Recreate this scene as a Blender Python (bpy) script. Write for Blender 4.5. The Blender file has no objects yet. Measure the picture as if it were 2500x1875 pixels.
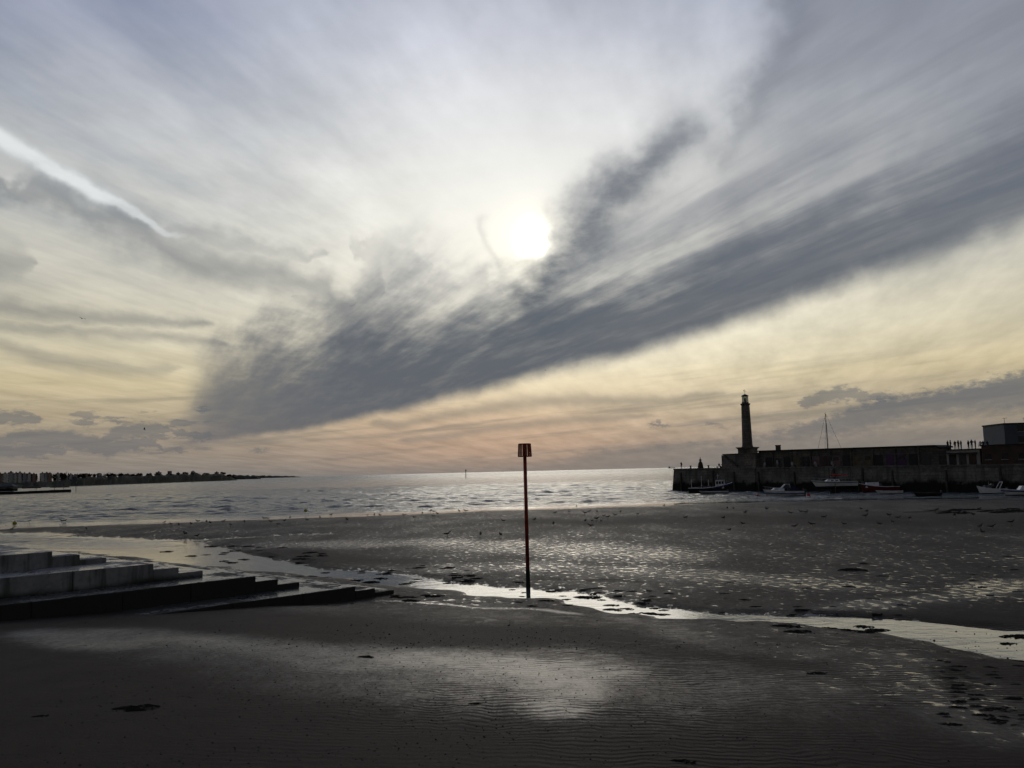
import bpy, bmesh, math, random
import numpy as np
from mathutils import Matrix, Vector, Euler

# ------------------------------------------------------------------ scene, camera
scene = bpy.context.scene
COL = scene.collection
CAM_H = 6.0
F = 2096.0                      # focal length in pixels of a 2500 px wide frame
PITCH, ROLL = math.radians(5.81), math.radians(-1.377)
RCAM = (Matrix.Rotation(math.pi / 2 + PITCH, 3, 'X') @ Matrix.Rotation(ROLL, 3, 'Z'))
cam_data = bpy.data.cameras.new('camera')
cam_data.sensor_width = 36.0
cam_data.lens = 36.0 * F / 2500.0
cam_data.clip_start = 0.1
cam_data.clip_end = 80000.0
cam = bpy.data.objects.new('camera', cam_data)
COL.objects.link(cam)
cam.matrix_world = Matrix.Translation((0, 0, CAM_H)) @ RCAM.to_4x4()
scene.camera = cam

S2 = 2500.0 / 2212.0            # measurements were taken on a 2212 px wide view


def ray(x, y):
    """direction in the place for a measured point (2212 px wide view)"""
    return (RCAM @ Vector(((x * S2 - 1250) / F, -(y * S2 - 937.5) / F, -1))).normalized()


def azel(x, y):
    d = ray(x, y)
    return math.degrees(math.atan2(d.x, d.y)), math.degrees(math.asin(d.z))


def ground(x, y, z=0.0):
    d = ray(x, y)
    t = (z - CAM_H) / d.z
    return Vector((d.x * t, d.y * t, z))


def at_depth(x, y, depth):
    d = ray(x, y)
    t = depth / d.y
    return Vector((d.x * t, depth, CAM_H + d.z * t))


# ------------------------------------------------------------------ render look
scene.view_settings.view_transform = 'Standard'
scene.view_settings.look = 'None'
scene.view_settings.exposure = 0.0
scene.view_settings.gamma = 1.0
scene.view_settings.use_curve_mapping = False
scene.cycles.use_denoising = True
scene.cycles.use_adaptive_sampling = True
scene.cycles.adaptive_threshold = 0.02
scene.cycles.adaptive_min_samples = 6
scene.cycles.max_bounces = 5
scene.cycles.glossy_bounces = 3
scene.cycles.diffuse_bounces = 2
scene.cycles.transparent_max_bounces = 8
scene.cycles.sample_clamp_indirect = 4.0

SUN_DIR = ray(1154, 514)
SUN_EL = math.asin(SUN_DIR.z)
SUN_AZ = math.atan2(SUN_DIR.x, SUN_DIR.y)

# ------------------------------------------------------------------ sun (veiled by thin cloud)
sl = bpy.data.lights.new('sun', 'SUN')
sl.energy = 0.18
sl.angle = math.radians(22)
sl.color = (1.0, 0.93, 0.80)
sun = bpy.data.objects.new('sun', sl)
COL.objects.link(sun)
sun.rotation_euler = SUN_DIR.to_track_quat('Z', 'Y').to_euler()
sun.location = (0, 0, 60)

# ------------------------------------------------------------------ world: Nishita sky + cloud layers
world = bpy.data.worlds.new('World')
scene.world = world
world.use_nodes = True
WT = world.node_tree
WT.nodes.clear()


class NB:
    """small helper to write node maths as expressions"""
    tree = WT


def _sock(v, node, i):
    if isinstance(v, E):
        NB.tree.links.new(v.s, node.inputs[i])
    else:
        node.inputs[i].default_value = v


class E:
    def __init__(self, s): self.s = s
    def __add__(self, o): return m_('ADD', self, o)
    def __radd__(self, o): return m_('ADD', o, self)
    def __sub__(self, o): return m_('SUBTRACT', self, o)
    def __rsub__(self, o): return m_('SUBTRACT', o, self)
    def __mul__(self, o): return m_('MULTIPLY', self, o)
    def __rmul__(self, o): return m_('MULTIPLY', o, self)
    def __truediv__(self, o): return m_('DIVIDE', self, o)
    def __rtruediv__(self, o): return m_('DIVIDE', o, self)
    def __neg__(self): return m_('MULTIPLY', self, -1.0)


def m_(op, a, b=0.0, c=0.0, clamp=False):
    n = NB.tree.nodes.new('ShaderNodeMath')
    n.operation = op
    n.use_clamp = clamp
    _sock(a, n, 0); _sock(b, n, 1)
    if op in ('MULTIPLY_ADD',):
        _sock(c, n, 2)
    return E(n.outputs[0])


def v_(op, a, b=(0, 0, 0), scale=None):
    n = NB.tree.nodes.new('ShaderNodeVectorMath')
    n.operation = op
    _sock(a, n, 0)
    if op not in ('LENGTH', 'NORMALIZE', 'SCALE'):
        _sock(b, n, 1)
    if scale is not None:
        _sock(scale, n, 3)
    return E(n.outputs['Value'] if op in ('DOT_PRODUCT', 'LENGTH', 'DISTANCE') else n.outputs['Vector'])


def xyz(x, y, z=0.0):
    n = NB.tree.nodes.new('ShaderNodeCombineXYZ')
    _sock(x, n, 0); _sock(y, n, 1); _sock(z, n, 2)
    return E(n.outputs[0])


def sep(v):
    n = NB.tree.nodes.new('ShaderNodeSeparateXYZ')
    _sock(v, n, 0)
    return E(n.outputs[0]), E(n.outputs[1]), E(n.outputs[2])


def mr(v, a, b, c=0.0, d=1.0, kind='SMOOTHSTEP'):
    n = NB.tree.nodes.new('ShaderNodeMapRange')
    n.interpolation_type = kind
    n.clamp = True
    for i, q in enumerate((v, a, b, c, d)):
        _sock(q, n, i)
    return E(n.outputs[0])


def noise(vec, scale, detail=4.0, rough=0.55, out='Fac', dist=0.0):
    n = NB.tree.nodes.new('ShaderNodeTexNoise')
    n.noise_dimensions = '3D'
    _sock(vec, n, 0)
    n.inputs['Scale'].default_value = scale
    n.inputs['Detail'].default_value = detail
    n.inputs['Roughness'].default_value = rough
    n.inputs['Distortion'].default_value = dist
    return E(n.outputs[0] if out == 'Fac' else n.outputs['Color'])


def ramp(v, stops, interp='LINEAR'):
    n = NB.tree.nodes.new('ShaderNodeValToRGB')
    n.color_ramp.interpolation = interp
    el = n.color_ramp.elements
    while len(el) < len(stops):
        el.new(1.0)
    for e, (p, c) in zip(el, sorted(stops)):
        e.position = p
        e.color = (*c, 1.0) if len(c) == 3 else c
    _sock(v, n, 0)
    return E(n.outputs[0])


def mix(f, a, b, blend='MIX', clamp=False):
    n = NB.tree.nodes.new('ShaderNodeMix')
    n.data_type = 'RGBA'
    n.blend_type = blend
    n.clamp_factor = True
    def put(v, i):
        if isinstance(v, E):
            NB.tree.links.new(v.s, n.inputs[i])
        elif isinstance(v, tuple):
            n.inputs[i].default_value = (*v, 1.0)
        else:
            n.inputs[i].default_value = v
    put(f, 0); put(a, 6); put(b, 7)
    return E(n.outputs[2])


def srgb(r, g, b):
    def f(c):
        c /= 255.0
        return c / 12.92 if c <= 0.04045 else ((c + 0.055) / 1.055) ** 2.4
    return (f(r), f(g), f(b))


AZL, AZH = -45.0, 45.0
KAZ = {}


def chain(v, t):
    """v, but evaluated after t (keeps the shader's working memory small)"""
    return m_('MULTIPLY_ADD', t, 1e-7, v)


def curve01(a, pts, ylo, yhi, vector=False):
    """Float Curve over azimuth; a is already 0..1"""
    n = NB.tree.nodes.new('ShaderNodeFloatCurve')
    c = n.mapping.curves[0]
    pts = sorted(((p - AZL) / (AZH - AZL), (q - ylo) / (yhi - ylo)) for p, q in pts)
    pts = [p for p in pts if 0.0 < p[0] < 1.0]
    pts = [(0.0, pts[0][1])] + pts + [(1.0, pts[-1][1])]
    n.mapping.extend = 'HORIZONTAL'
    while len(c.points) < len(pts):
        c.points.new(0.5, 0.5)
    for p, (x, y) in zip(c.points, pts):
        p.location = (x, min(max(y, 0.0), 1.0))
        p.handle_type = 'VECTOR' if vector else 'AUTO_CLAMPED'
    n.mapping.update()
    n.inputs[0].default_value = 1.0
    NB.tree.links.new(a.s, n.inputs[1])
    return m_('MULTIPLY_ADD', E(n.outputs[0]), yhi - ylo, ylo)


def band(a, el, pts, soft=1.0, top=46.0, wmax=5.0):
    """soft cloud line through (px x, px y, half height px); a = 0..1 azimuth, el = elevation"""
    q = [(*azel(x, y), math.degrees(w / 1855.0)) for x, y, w in pts]
    if LAST[0] is not None:
        a = chain(a, LAST[0])
    c = curve01(a, [(p[0], p[1]) for p in q], 0.0, top)
    ends = [(q[0][0] - 1.2, 0.0), (q[-1][0] + 1.2, 0.0)]
    w = curve01(a, [(p[0], p[2]) for p in q] + ends, 0.0, wmax, True)
    r = (el - c) / (w + 0.02)
    LAST[0] = m_('POWER', math.e, r * r * -soft) * mr(w, 0.03, 0.22)
    return LAST[0]


LAST = [None]


def stroke(P, pts, soft=1.0):
    """soft cloud line of any direction through (px x, px y, half width px)"""
    t = LAST[0] * 1e-7
    P = v_('ADD', P, xyz(t, t, 0.0))
    q = [(*azel(x, y), math.degrees(w / 1855.0)) for x, y, w in pts]
    best = None
    for (a0, e0, w0), (a1, e1, w1) in zip(q[:-1], q[1:]):
        ba = (a1 - a0, e1 - e0, 0.0)
        pa = v_('SUBTRACT', P, (a0, e0, 0.0))
        h = m_('MULTIPLY', v_('DOT_PRODUCT', pa, ba), 1.0 / (ba[0] ** 2 + ba[1] ** 2), clamp=True)
        d = v_('SUBTRACT', pa, v_('SCALE', ba, scale=h))
        w = m_('MULTIPLY_ADD', h, w1 - w0, w0)
        r = v_('DOT_PRODUCT', d, d) / (w * w)
        best = r if best is None else m_('MINIMUM', best, r)
    LAST[0] = m_('POWER', math.e, best * -soft)
    return LAST[0]


tc = WT.nodes.new('ShaderNodeTexCoord')
DIR = v_('NORMALIZE', E(tc.outputs['Generated']))
dx, dy, dz = sep(DIR)
AZ = m_('ARCTAN2', dx, dy) * (180 / math.pi)
ELV = m_('ARCSINE', dz) * (180 / math.pi)
ELP = m_('MAXIMUM', ELV, 0.0)
THETA = m_('ARCCOSINE', v_('DOT_PRODUCT', DIR, tuple(SUN_DIR))) * (180 / math.pi)

# coordinates on a flat cloud deck, so cloud lines run together towards the horizon
inv = 1.0 / (m_('MAXIMUM', dz, 0.0) + 0.07)
qx, qy = dx * inv, dy * inv


def streaks(bearing, sx, sy, seed):
    """deck coordinates drawn out along a bearing"""
    va = math.radians(bearing)
    along = qx * math.sin(va) + qy * math.cos(va)
    across = qx * math.cos(va) - qy * math.sin(va)
    return xyz(across * sx, along * sy, seed)


DECK = xyz(qx, qy, 0.0)

n_big = noise(DECK, 0.9, 2.0, 0.5)
n_streak = noise(streaks(16, 2.0, 0.55, 0.0), 1.9, 4.0, 0.58)
n_right = noise(streaks(-24, 2.4, 0.40, 5.0), 2.2, 4.0, 0.55)
n_streak2 = noise(streaks(-24, 2.0, 0.5, 4.0), 4.6, 3.0, 0.6)
n_fine = noise(v_('MULTIPLY', DECK, (1.6, 1.0, 1.0)), 5.0, 4.0, 0.6)

# edges of every cloud are pushed about by turbulence
wv = noise(v_('SCALE', DIR, scale=1.0), 9.0, 3.5, 0.55, 'Color')
wv2 = noise(v_('ADD', DIR, (3.1, 0.7, 5.2)), 34.0, 3.0, 0.6, 'Color')
amp = mr(ELV, 0.0, 16.0, 0.35, 1.0, 'LINEAR')
W1 = v_('SCALE', v_('SUBTRACT', wv, (0.5, 0.5, 0.5)), scale=amp * 6.5)
W2 = v_('SCALE', v_('SUBTRACT', wv2, (0.5, 0.5, 0.5)), scale=amp * 1.7)
W1 = v_('MULTIPLY', W1, (1.5, 0.8, 0.0))
W2 = v_('MULTIPLY', W2, (1.3, 1.0, 0.0))
P0 = xyz(AZ, ELV, 0.0)
PW = v_('ADD', v_('ADD', P0, W1), W2)          # strongly warped
PL = v_('ADD', P0, v_('ADD', v_('SCALE', W1, scale=0.35), v_('SCALE', W2, scale=0.6)))   # lightly warped
PM = v_('ADD', P0, v_('ADD', v_('SCALE', W1, scale=0.5), v_('SCALE', W2, scale=0.9)))
awz, elw, _ = sep(PW)
awm, elm, _ = sep(PM)
awl, ell, _ = sep(PL)


def a01(v):
    return mr(v, AZL, AZH, 0.0, 1.0, 'LINEAR')


awz, awl, awm, AZ01 = a01(awz), a01(awl), a01(awm), a01(AZ)

FRONT = 1.0 - mr(m_('ABSOLUTE', AZ), 60.0, 100.0)

# --- thin high veil that the sun shines through
elev01 = mr(ELV, 0.0, 45.0, 0.0, 1.0, 'LINEAR')
veil = ramp(elev01, [
    (0.0, srgb(128, 124, 120)), (0.045, srgb(148, 137, 124)), (0.085, srgb(172, 158, 133)), (0.13, srgb(200, 186, 151)),
    (0.19, srgb(203, 195, 170)), (0.26, srgb(197, 193, 178)), (0.36, srgb(189, 189, 184)),
    (0.48, srgb(172, 176, 182)), (0.62, srgb(148, 155, 175)), (0.78, srgb(128, 136, 162)), (1.0, srgb(108, 118, 146))])
# falls off away from the sun
away = mr(THETA, 24.0, 110.0, 1.0, 0.30)
veil = mix(1.0, veil, xyz(away, away, away), 'MULTIPLY')
glow_low = mr(ELV, 0.0, 10.0, 0.05, 1.0)
g1 = m_('POWER', math.e, THETA * THETA * (-1 / 340.0)) * 0.45 * glow_low
g2 = m_('POWER', math.e, THETA * THETA * (-1 / 5.5)) * 0.24 * glow_low
ragged = m_('MAXIMUM', THETA + sep(W2)[0] * 0.55 + sep(W1)[0] * 0.10, 0.0)
g3 = m_('POWER', math.e, ragged * ragged * (-1 / 0.62)) * 3.0
glow = v_('ADD', v_('SCALE', (1.0, 0.965, 0.85), scale=g1), v_('SCALE', (1.0, 0.88, 0.58), scale=g2))
glow = v_('ADD', glow, v_('SCALE', (1.0, 0.98, 0.88), scale=g3))
# warm belt under the cloud bank, towards the sun
warm = m_('POWER', math.e, m_('POWER', (ELV - 2.6) / 2.6, 2.0) * -1.0) * m_('POWER', math.e, m_('POWER', (AZ + 1.0) / 12.0, 2.0) * -1.0)
glow = v_('ADD', glow, v_('SCALE', (0.16, 0.055, 0.012), scale=warm))

sky = WT.nodes.new('ShaderNodeTexSky')
sky.sky_type = 'NISHITA'
sky.sun_disc = False
sky.sun_elevation = SUN_EL
sky.sun_rotation = SUN_AZ
sky.air_density = 1.0
sky.dust_density = 1.5
sky.ozone_density = 1.0
clear = v_('SCALE', E(sky.outputs[0]), scale=0.10)
# holes in the veil show the clear sky
lit = mix(0.993, clear, veil)
lit = v_('ADD', lit, glow)
# streaky thickness of the veil
blue = mr(n_streak, 0.30, 0.62, 0.55, 0.0) * mr(THETA, 8.0, 30.0) * mr(ELV, 6.0, 18.0)
lit = mix(blue, lit, v_('MULTIPLY', lit, (0.78, 0.86, 1.0)))
st = m_('MULTIPLY_ADD', n_streak, 0.72, 0.63)
st2 = m_('MULTIPLY_ADD', n_fine, mr(ELV, 6.0, 18.0, 0.10, 0.30), mr(ELV, 6.0, 18.0, 0.95, 0.85))
lit = v_('SCALE', lit, scale=mr(THETA, 2.0, 14.0, 1.0, st * st2, 'LINEAR'))

cl_dark = ramp(elev01, [(0.0, srgb(108, 105, 104)), (0.10, srgb(94, 99, 106)), (0.25, srgb(84, 92, 103)), (0.45, srgb(98, 105, 117)), (0.8, srgb(114, 120, 138))])
cl_dark = mix(1.0, cl_dark, xyz(away, away, away), 'MULTIPLY')
cl_grey = ramp(elev01, [(0.0, srgb(116, 110, 110)), (0.10, srgb(116, 114, 118)), (0.3, srgb(120, 124, 133)), (0.5, srgb(132, 136, 146)), (0.8, srgb(132, 136, 150))])
cl_grey = mix(1.0, cl_grey, xyz(away, away, away), 'MULTIPLY')
cl_grey = v_('ADD', cl_grey, v_('SCALE', (0.5, 0.49, 0.44), scale=m_('POWER', math.e, THETA * (-1 / 6.0))))

def over(base, d, c):
    return mix(m_('MINIMUM', d, 0.97), base, c)

out = lit

# --- cloud banks


def edge(pts, a):
    return curve01(a, [azel(x, y) for x, y in pts], 0.0, 46.0)


# behind the camera and beyond the frame: the same broken sheets
b12 = mr(n_big * 0.6 + n_streak * 0.4, 0.42, 0.66) * 0.8 * (1.0 - FRONT)

out = over(out, b12, cl_grey)

WISP_C = ramp(elev01, [(0.0, srgb(118, 116, 114)), (0.12, srgb(128, 123, 113)), (0.3, srgb(142, 138, 130))])
# B7: horizontal wisps below the bank, over the warm belt
wisp_v = xyz(AZ * 0.045, (ELV - AZ * 0.075) * 0.85, 2.0)
n_wisp = noise(wisp_v, 1.7, 5.0, 0.55)
b7 = mr(n_wisp, 0.46, 0.70) * mr(ELV, 0.1, 1.2) * mr(ELV, 8.5, 3.0) * FRONT * 0.62
b7 = m_('MAXIMUM', b7, band(awl, ell, [(820, 915, 10), (1000, 888, 13), (1200, 868, 16), (1430, 866, 12), (1560, 850, 5)]) * 0.52)
b7 = m_('MAXIMUM', b7, band(awl, ell, [(880, 950, 8), (1050, 925, 12), (1250, 908, 12), (1400, 900, 5)]) * 0.50)

out = over(out, b7, WISP_C)

cumf = noise(xyz(AZ * 0.6, ELV * 1.3, 3.0), 2.6, 5.0, 0.62)
lump = (cumf - 0.5) * 1.9
# grey bank along the horizon under it
hb_up = edge([(400, 1010), (600, 1003), (900, 1000), (1200, 985), (1300, 955), (1500, 945), (1700, 938), (1900, 915), (2212, 900), (2600, 870)], awl)
b11 = mr(hb_up - ELV + lump * 0.5, -0.1, 0.9) * 0.50 * FRONT

out = over(out, b11, WISP_C)

b6 = band(awl, ell, [(-400, 640, 20), (0, 660, 19), (150, 672, 17), (290, 690, 15), (440, 700, 9)]) * 0.48
b6 = m_('MAXIMUM', b6, band(awl, ell, [(-400, 690, 16), (0, 705, 14), (200, 712, 13), (380, 730, 13), (480, 750, 8)]) * 0.42)
b6 = m_('MAXIMUM', b6, band(awl, ell, [(-400, 700, 20), (0, 742, 16), (120, 775, 18), (260, 790, 16), (360, 800, 9)]) * 0.34)
b6 = m_('MAXIMUM', b6, band(awl, ell, [(-300, 560, 60), (40, 560, 34)]) * 0.35)
out = over(out, b6, cl_dark)
b5 = band(awz, elw, [(20, 400, 24), (180, 465, 32), (330, 525, 38), (430, 568, 46), (560, 590, 44), (650, 620, 40), (745, 665, 26)], 0.8) * 0.50
b5 = m_('MAXIMUM', b5, band(awz, elw, [(640, 650, 30), (760, 690, 46), (830, 640, 50)]) * 0.34)
b5 = m_('MAXIMUM', b5, band(awz, elw, [(400, 500, 26), (560, 525, 20), (640, 545, 12)]) * 0.30)
out = over(out, b5, cl_dark)
b8 = stroke(PL, [(1035, 482, 11), (1046, 520, 8), (1082, 590, 13)], 0.8) * 0.17
b8 = m_('MAXIMUM', b8, band(awz, elw, [(780, 560, 34), (850, 560, 44), (910, 590, 36)]) * 0.22)
b8 = m_('MAXIMUM', b8, band(awz, elw, [(930, 625, 22), (1000, 610, 24), (1060, 640, 20)]) * 0.24)

out = over(out, b8, cl_dark)

# B1: the dark core of the great bank
low = edge([(-1400, 1010), (-300, 1000), (300, 990), (430, 968), (560, 945), (700, 925), (850, 893), (1000, 862), (1150, 830), (1300, 796),
            (1450, 752), (1600, 706), (1800, 640), (2000, 572), (2212, 498), (2700, 330), (3200, 180)], awl)
softl = mr(AZ, -15.0, 28.0, 0.55, 2.3, 'LINEAR')

# B2: the broad grey sheet above it, right of the sun
up2 = edge([(-1400, 1005), (-300, 990), (300, 930), (400, 800), (520, 730), (620, 720), (740, 660), (800, 585), (880, 575), (960, 580), (1050, 610), (1120, 632),
            (1165, 590), (1205, 510), (1300, 405), (1400, 325), (1500, 270), (1560, 225), (1610, 160), (1680, 60), (1740, -60),
            (1850, -200), (2000, -400), (2600, -600)], awz)
den2 = curve01(awz, [(azel(x, 800)[0], d) for x, d in
                    [(250, 0.0), (360, 0.0), (460, 0.52), (700, 0.66), (900, 0.66), (1100, 0.58), (1250, 0.74), (1400, 0.72), (1600, 0.80), (1900, 0.86), (2212, 0.90), (3200, 0.85)]], 0.0, 1.0)
soft2 = mr(AZ, -20.0, 20.0, 2.4, 3.0, 'LINEAR')
b2 = mr(ell - low, softl * -0.2, softl) * mr(up2 - elw + (n_right - 0.5) * 6.0 + (n_fine - 0.5) * 3.0, soft2 * -1.0, soft2 * 1.4) * den2 * FRONT
b2 = b2 * mr(n_right, 0.30, 0.66, 0.62, 1.06)

out = over(out, b2, cl_grey)

b4 = stroke(PM, [(1552, 335, 26), (1620, 235, 34), (1690, 110, 36), (1780, -60, 40)], 0.9) * 0.36
out = over(out, b4, cl_dark)

up1 = edge([(-1400, 1005), (-300, 990), (330, 930), (400, 800), (480, 770), (600, 752), (700, 728), (800, 690), (900, 694), (1000, 690), (1100, 662),
            (1180, 622), (1300, 604), (1500, 552), (1800, 445), (2212, 285), (2700, 90), (3200, -40)], awz)
den1 = curve01(awz, [(azel(x, 800)[0], d) for x, d in
                    [(250, 0.0), (330, 0.0), (420, 0.42), (500, 0.74), (620, 0.88), (800, 0.95), (1150, 0.96), (1350, 0.92), (1700, 0.82), (2212, 0.72), (3200, 0.6)]], 0.0, 1.0)
b1 = mr(ell - low, softl * -0.25, softl * 0.85) * mr(up1 - elw + (n_right - 0.5) * 6.5 + (n_fine - 0.5) * 2.4, -3.4, 2.8) * den1 * FRONT
b1 = b1 * mr(n_streak2, 0.25, 0.62, 0.90, 1.0)

out = over(out, b1, cl_dark)

# B3: the plume beside the sun, and other torn pieces
b3 = stroke(PM, [(1150, 650, 44), (1222, 568, 48), (1278, 490, 58), (1356, 400, 52), (1480, 285, 34)], 0.75) * mr(n_fine, 0.2, 0.65, 0.58, 0.84) * mr(ELV, 25.0, 19.5, 0.35, 1.0)
out = over(out, b3, cl_dark)

CUM_C = ramp(elev01, [(0.0, srgb(106, 106, 108)), (0.10, srgb(95, 101, 109)), (0.2, srgb(94, 101, 111))])
# B9: small heaped clouds low down
cum = noise(xyz(AZ * 0.16, ELV * 0.62, 9.0), 2.4, 6.0, 0.58)
mask_l = mr(AZ, -15.5, -21.5) * mr(ELV, 0.8, 2.0) * mr(ELV, 5.6, 3.6)
b9 = mr(cum + mask_l * 0.12, 0.66, 0.74) * 0.55 * mask_l
lump2 = (cumf - 0.5) * 1.15
for pts in [
    [(-60, 905, 12), (40, 903, 12), (78, 906, 8), (100, 908, 1), (140, 911, 3), (190, 912, 6), (222, 911, 3), (245, 909, 5), (285, 911, 4), (300, 912, 1), (345, 926, 1), (400, 883, 2), (440, 884, 6), (475, 880, 1)],
    [(-30, 960, 4), (20, 950, 10), (60, 944, 14), (120, 945, 15), (175, 955, 16), (215, 958, 12), (245, 940, 12), (285, 930, 13), (330, 928, 11), (370, 930, 5), (400, 940, 7), (440, 942, 7), (470, 945, 2), (530, 971, 3), (560, 971, 5), (600, 972, 2)],
    [(-40, 972, 9), (30, 974, 10), (90, 973, 11), (130, 975, 6), (170, 970, 2), (230, 972, 12), (280, 960, 13), (330, 956, 8), (350, 968, 5), (390, 972, 5), (410, 972, 1)],
    [(1395, 918, 3), (1415, 917, 6), (1448, 917, 4), (1465, 918, 0), (1510, 918, 0), (1530, 916, 5), (1552, 917, 4), (1580, 930, 3), (1600, 880, 0), (1720, 872, 3), (1755, 865, 12), (1790, 855, 14), (1825, 850, 12), (1870, 857, 9), (1905, 858, 8)]]:
    b = band(AZ01, ELV + lump2, pts, 0.8)
    b9 = m_('MAXIMUM', b9, mr(b, 0.10, 0.75) * 0.60)
out = over(out, b9, CUM_C)
# bank on the right with a heaped upper edge
rb_up = edge([(1200, 975), (1400, 962), (1560, 950), (1640, 932), (1700, 915), (1780, 895), (1850, 872), (1900, 852), (1960, 846), (2030, 836), (2110, 818), (2212, 796), (2500, 740), (2900, 700)], AZ01)
rb_lo = edge([(1200, 976), (1400, 968), (1640, 962), (1750, 950), (1850, 934), (1950, 912), (2060, 898), (2212, 888), (2500, 850), (2900, 800)], AZ01)
b10 = mr(rb_up - ELV + lump, -0.15, 0.55) * mr(ELV - rb_lo + lump * 0.6, -0.5, 0.7) * curve01(AZ01, [(azel(x, 850)[0], d) for x, d in [(1150, 0.0), (1300, 0.25), (1600, 0.42), (1720, 0.60), (1850, 0.70), (2212, 0.72), (3000, 0.7)]], 0.0, 1.0)
out = over(out, b10, CUM_C)

# old vapour trail
trail_a, trail_e = sep(v_('ADD', P0, v_('SCALE', W2, scale=0.40)))[:2]
tr = band(a01(trail_a), trail_e, [(-500, -20, 30), (-60, 256, 22), (0, 295, 20), (80, 343, 18), (200, 410, 15), (290, 458, 11), (390, 508, 5)], 1.0)
tr = mr(tr, 0.02, 0.95) * mr(AZ, -27.0, -20.0, 0.95, 0.35) * mr(n_fine, 0.25, 0.6, 0.72, 1.0)
out = mix(tr, out, srgb(226, 230, 230))

# below the horizon: dim reflection of the same sky (hidden by the sea)
out = mix(mr(ELV, -0.3, -2.0), out, srgb(70, 70, 72))

bg = WT.nodes.new('ShaderNodeBackground')
bg.inputs[1].default_value = 0.10
final = v_('SCALE', out, scale=10.0)
WT.links.new(final.s, bg.inputs[0])
wo = WT.nodes.new('ShaderNodeOutputWorld')
WT.links.new(bg.outputs[0], wo.inputs[0])
world.cycles.sampling_method = 'NONE'

# ================================================================== helpers
def mat_new(name):
    m = bpy.data.materials.new(name)
    m.use_nodes = True
    t = m.node_tree
    NB.tree = t
    b = t.nodes['Principled BSDF']
    return m, t, b


def plug(t, e, sock):
    if isinstance(e, E):
        t.links.new(e.s, sock)
    elif isinstance(e, tuple) and len(e) == 3:
        sock.default_value = (*e, 1.0)
    else:
        sock.default_value = e


def position():
    n = NB.tree.nodes.new('ShaderNodeNewGeometry')
    return E(n.outputs['Position'])


def objcoord():
    n = NB.tree.nodes.new('ShaderNodeTexCoord')
    return E(n.outputs['Object'])


def attr(name):
    n = NB.tree.nodes.new('ShaderNodeAttribute')
    n.attribute_name = name
    return E(n.outputs['Fac'])


def bump(h, strength, dist, normal=None):
    n = NB.tree.nodes.new('ShaderNodeBump')
    n.inputs['Strength'].default_value = strength
    n.inputs['Distance'].default_value = dist
    NB.tree.links.new(h.s, n.inputs['Height'])
    if normal is not None:
        NB.tree.links.new(normal.s, n.inputs['Normal'])
    return E(n.outputs[0])


def tag(o, label=None, cat=None, group=None, kind=None):
    if label: o['label'] = label
    if cat: o['category'] = cat
    if group: o['group'] = group
    if kind: o['kind'] = kind
    return o


# ------------------------------------------------------------------ numpy noise
_rng = np.random.default_rng(7)
_perm = _rng.permutation(512)
_grad = _rng.uniform(0, 2 * np.pi, 512)
_gx, _gy = np.cos(_grad), np.sin(_grad)


def pnoise(x, y, seed=0):
    xi, yi = np.floor(x).astype(np.int64), np.floor(y).astype(np.int64)
    fx, fy = x - xi, y - yi
    u, v = fx * fx * fx * (fx * (fx * 6 - 15) + 10), fy * fy * fy * (fy * (fy * 6 - 15) + 10)

    def g(ix, iy, dx_, dy_):
        h = _perm[(ix + _perm[(iy + seed * 37) & 511]) & 511]
        return _gx[h] * dx_ + _gy[h] * dy_
    a = g(xi, yi, fx, fy); b = g(xi + 1, yi, fx - 1, fy)
    c = g(xi, yi + 1, fx, fy - 1); d = g(xi + 1, yi + 1, fx - 1, fy - 1)
    return (a + u * (b - a)) * (1 - v) + (c + u * (d - c)) * v


def fbm(x, y, octs=4, seed=0, gain=0.5):
    s, a = 0.0, 1.0
    for k in range(octs):
        s = s + a * pnoise(x * 2 ** k, y * 2 ** k, seed + k)
        a *= gain
    return s


def sstep(v, a, b):
    t = np.clip((v - a) / (b - a), 0, 1)
    return t * t * (3 - 2 * t)


def polydist(x, y, pts):
    """distance / half width to a line through ground points (x, y, half width)"""
    best = np.full(np.shape(x), 1e9)
    for (ax, ay, aw), (bx, by, bw) in zip(pts[:-1], pts[1:]):
        dx_, dy_ = bx - ax, by - ay
        h = np.clip(((x - ax) * dx_ + (y - ay) * dy_) / (dx_ * dx_ + dy_ * dy_), 0, 1)
        d = np.hypot(x - ax - h * dx_, y - ay - h * dy_) / (aw + h * (bw - aw))
        best = np.minimum(best, d)
    return best


def gline(pts):
    """(view x, view y, half width in metres) -> ground line"""
    return [(*ground(x, y)[:2], w) for x, y, w in pts]


# ------------------------------------------------------------------ the lie of the land
STREAM = gline([(2500, 1452, 2.6), (2212, 1394, 2.1), (2080, 1376, 1.7), (1960, 1362, 1.35), (1800, 1350, 1.1), (1640, 1342, 0.95), (1500, 1333, 1.05), (1400, 1321, 1.1), (1300, 1305, 1.1),
                (1200, 1288, 1.3), (1100, 1280, 1.3), (980, 1268, 1.3), (860, 1256, 1.4), (740, 1240, 1.4), (620, 1228, 1.6),
                (520, 1216, 2.0), (440, 1204, 2.8), (360, 1190, 3.6), (250, 1178, 4.5), (100, 1170, 6.0), (-150, 1162, 8.0), (-500, 1140, 14.0)])
SHORE = [tuple(ground(x, y)[:2]) for x, y in [(-900, 1145), (-300, 1141), (0, 1139), (180, 1136), (360, 1131), (620, 1122), (880, 1112), (1140, 1101), (1400, 1092), (1600, 1087), (1800, 1083), (2000, 1079), (2212, 1076), (2500, 1070), (3000, 1055)]]
_shx = np.array([math.atan2(p[0], p[1]) for p in SHORE])
_shd = np.array([math.hypot(*p) for p in SHORE])
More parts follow.
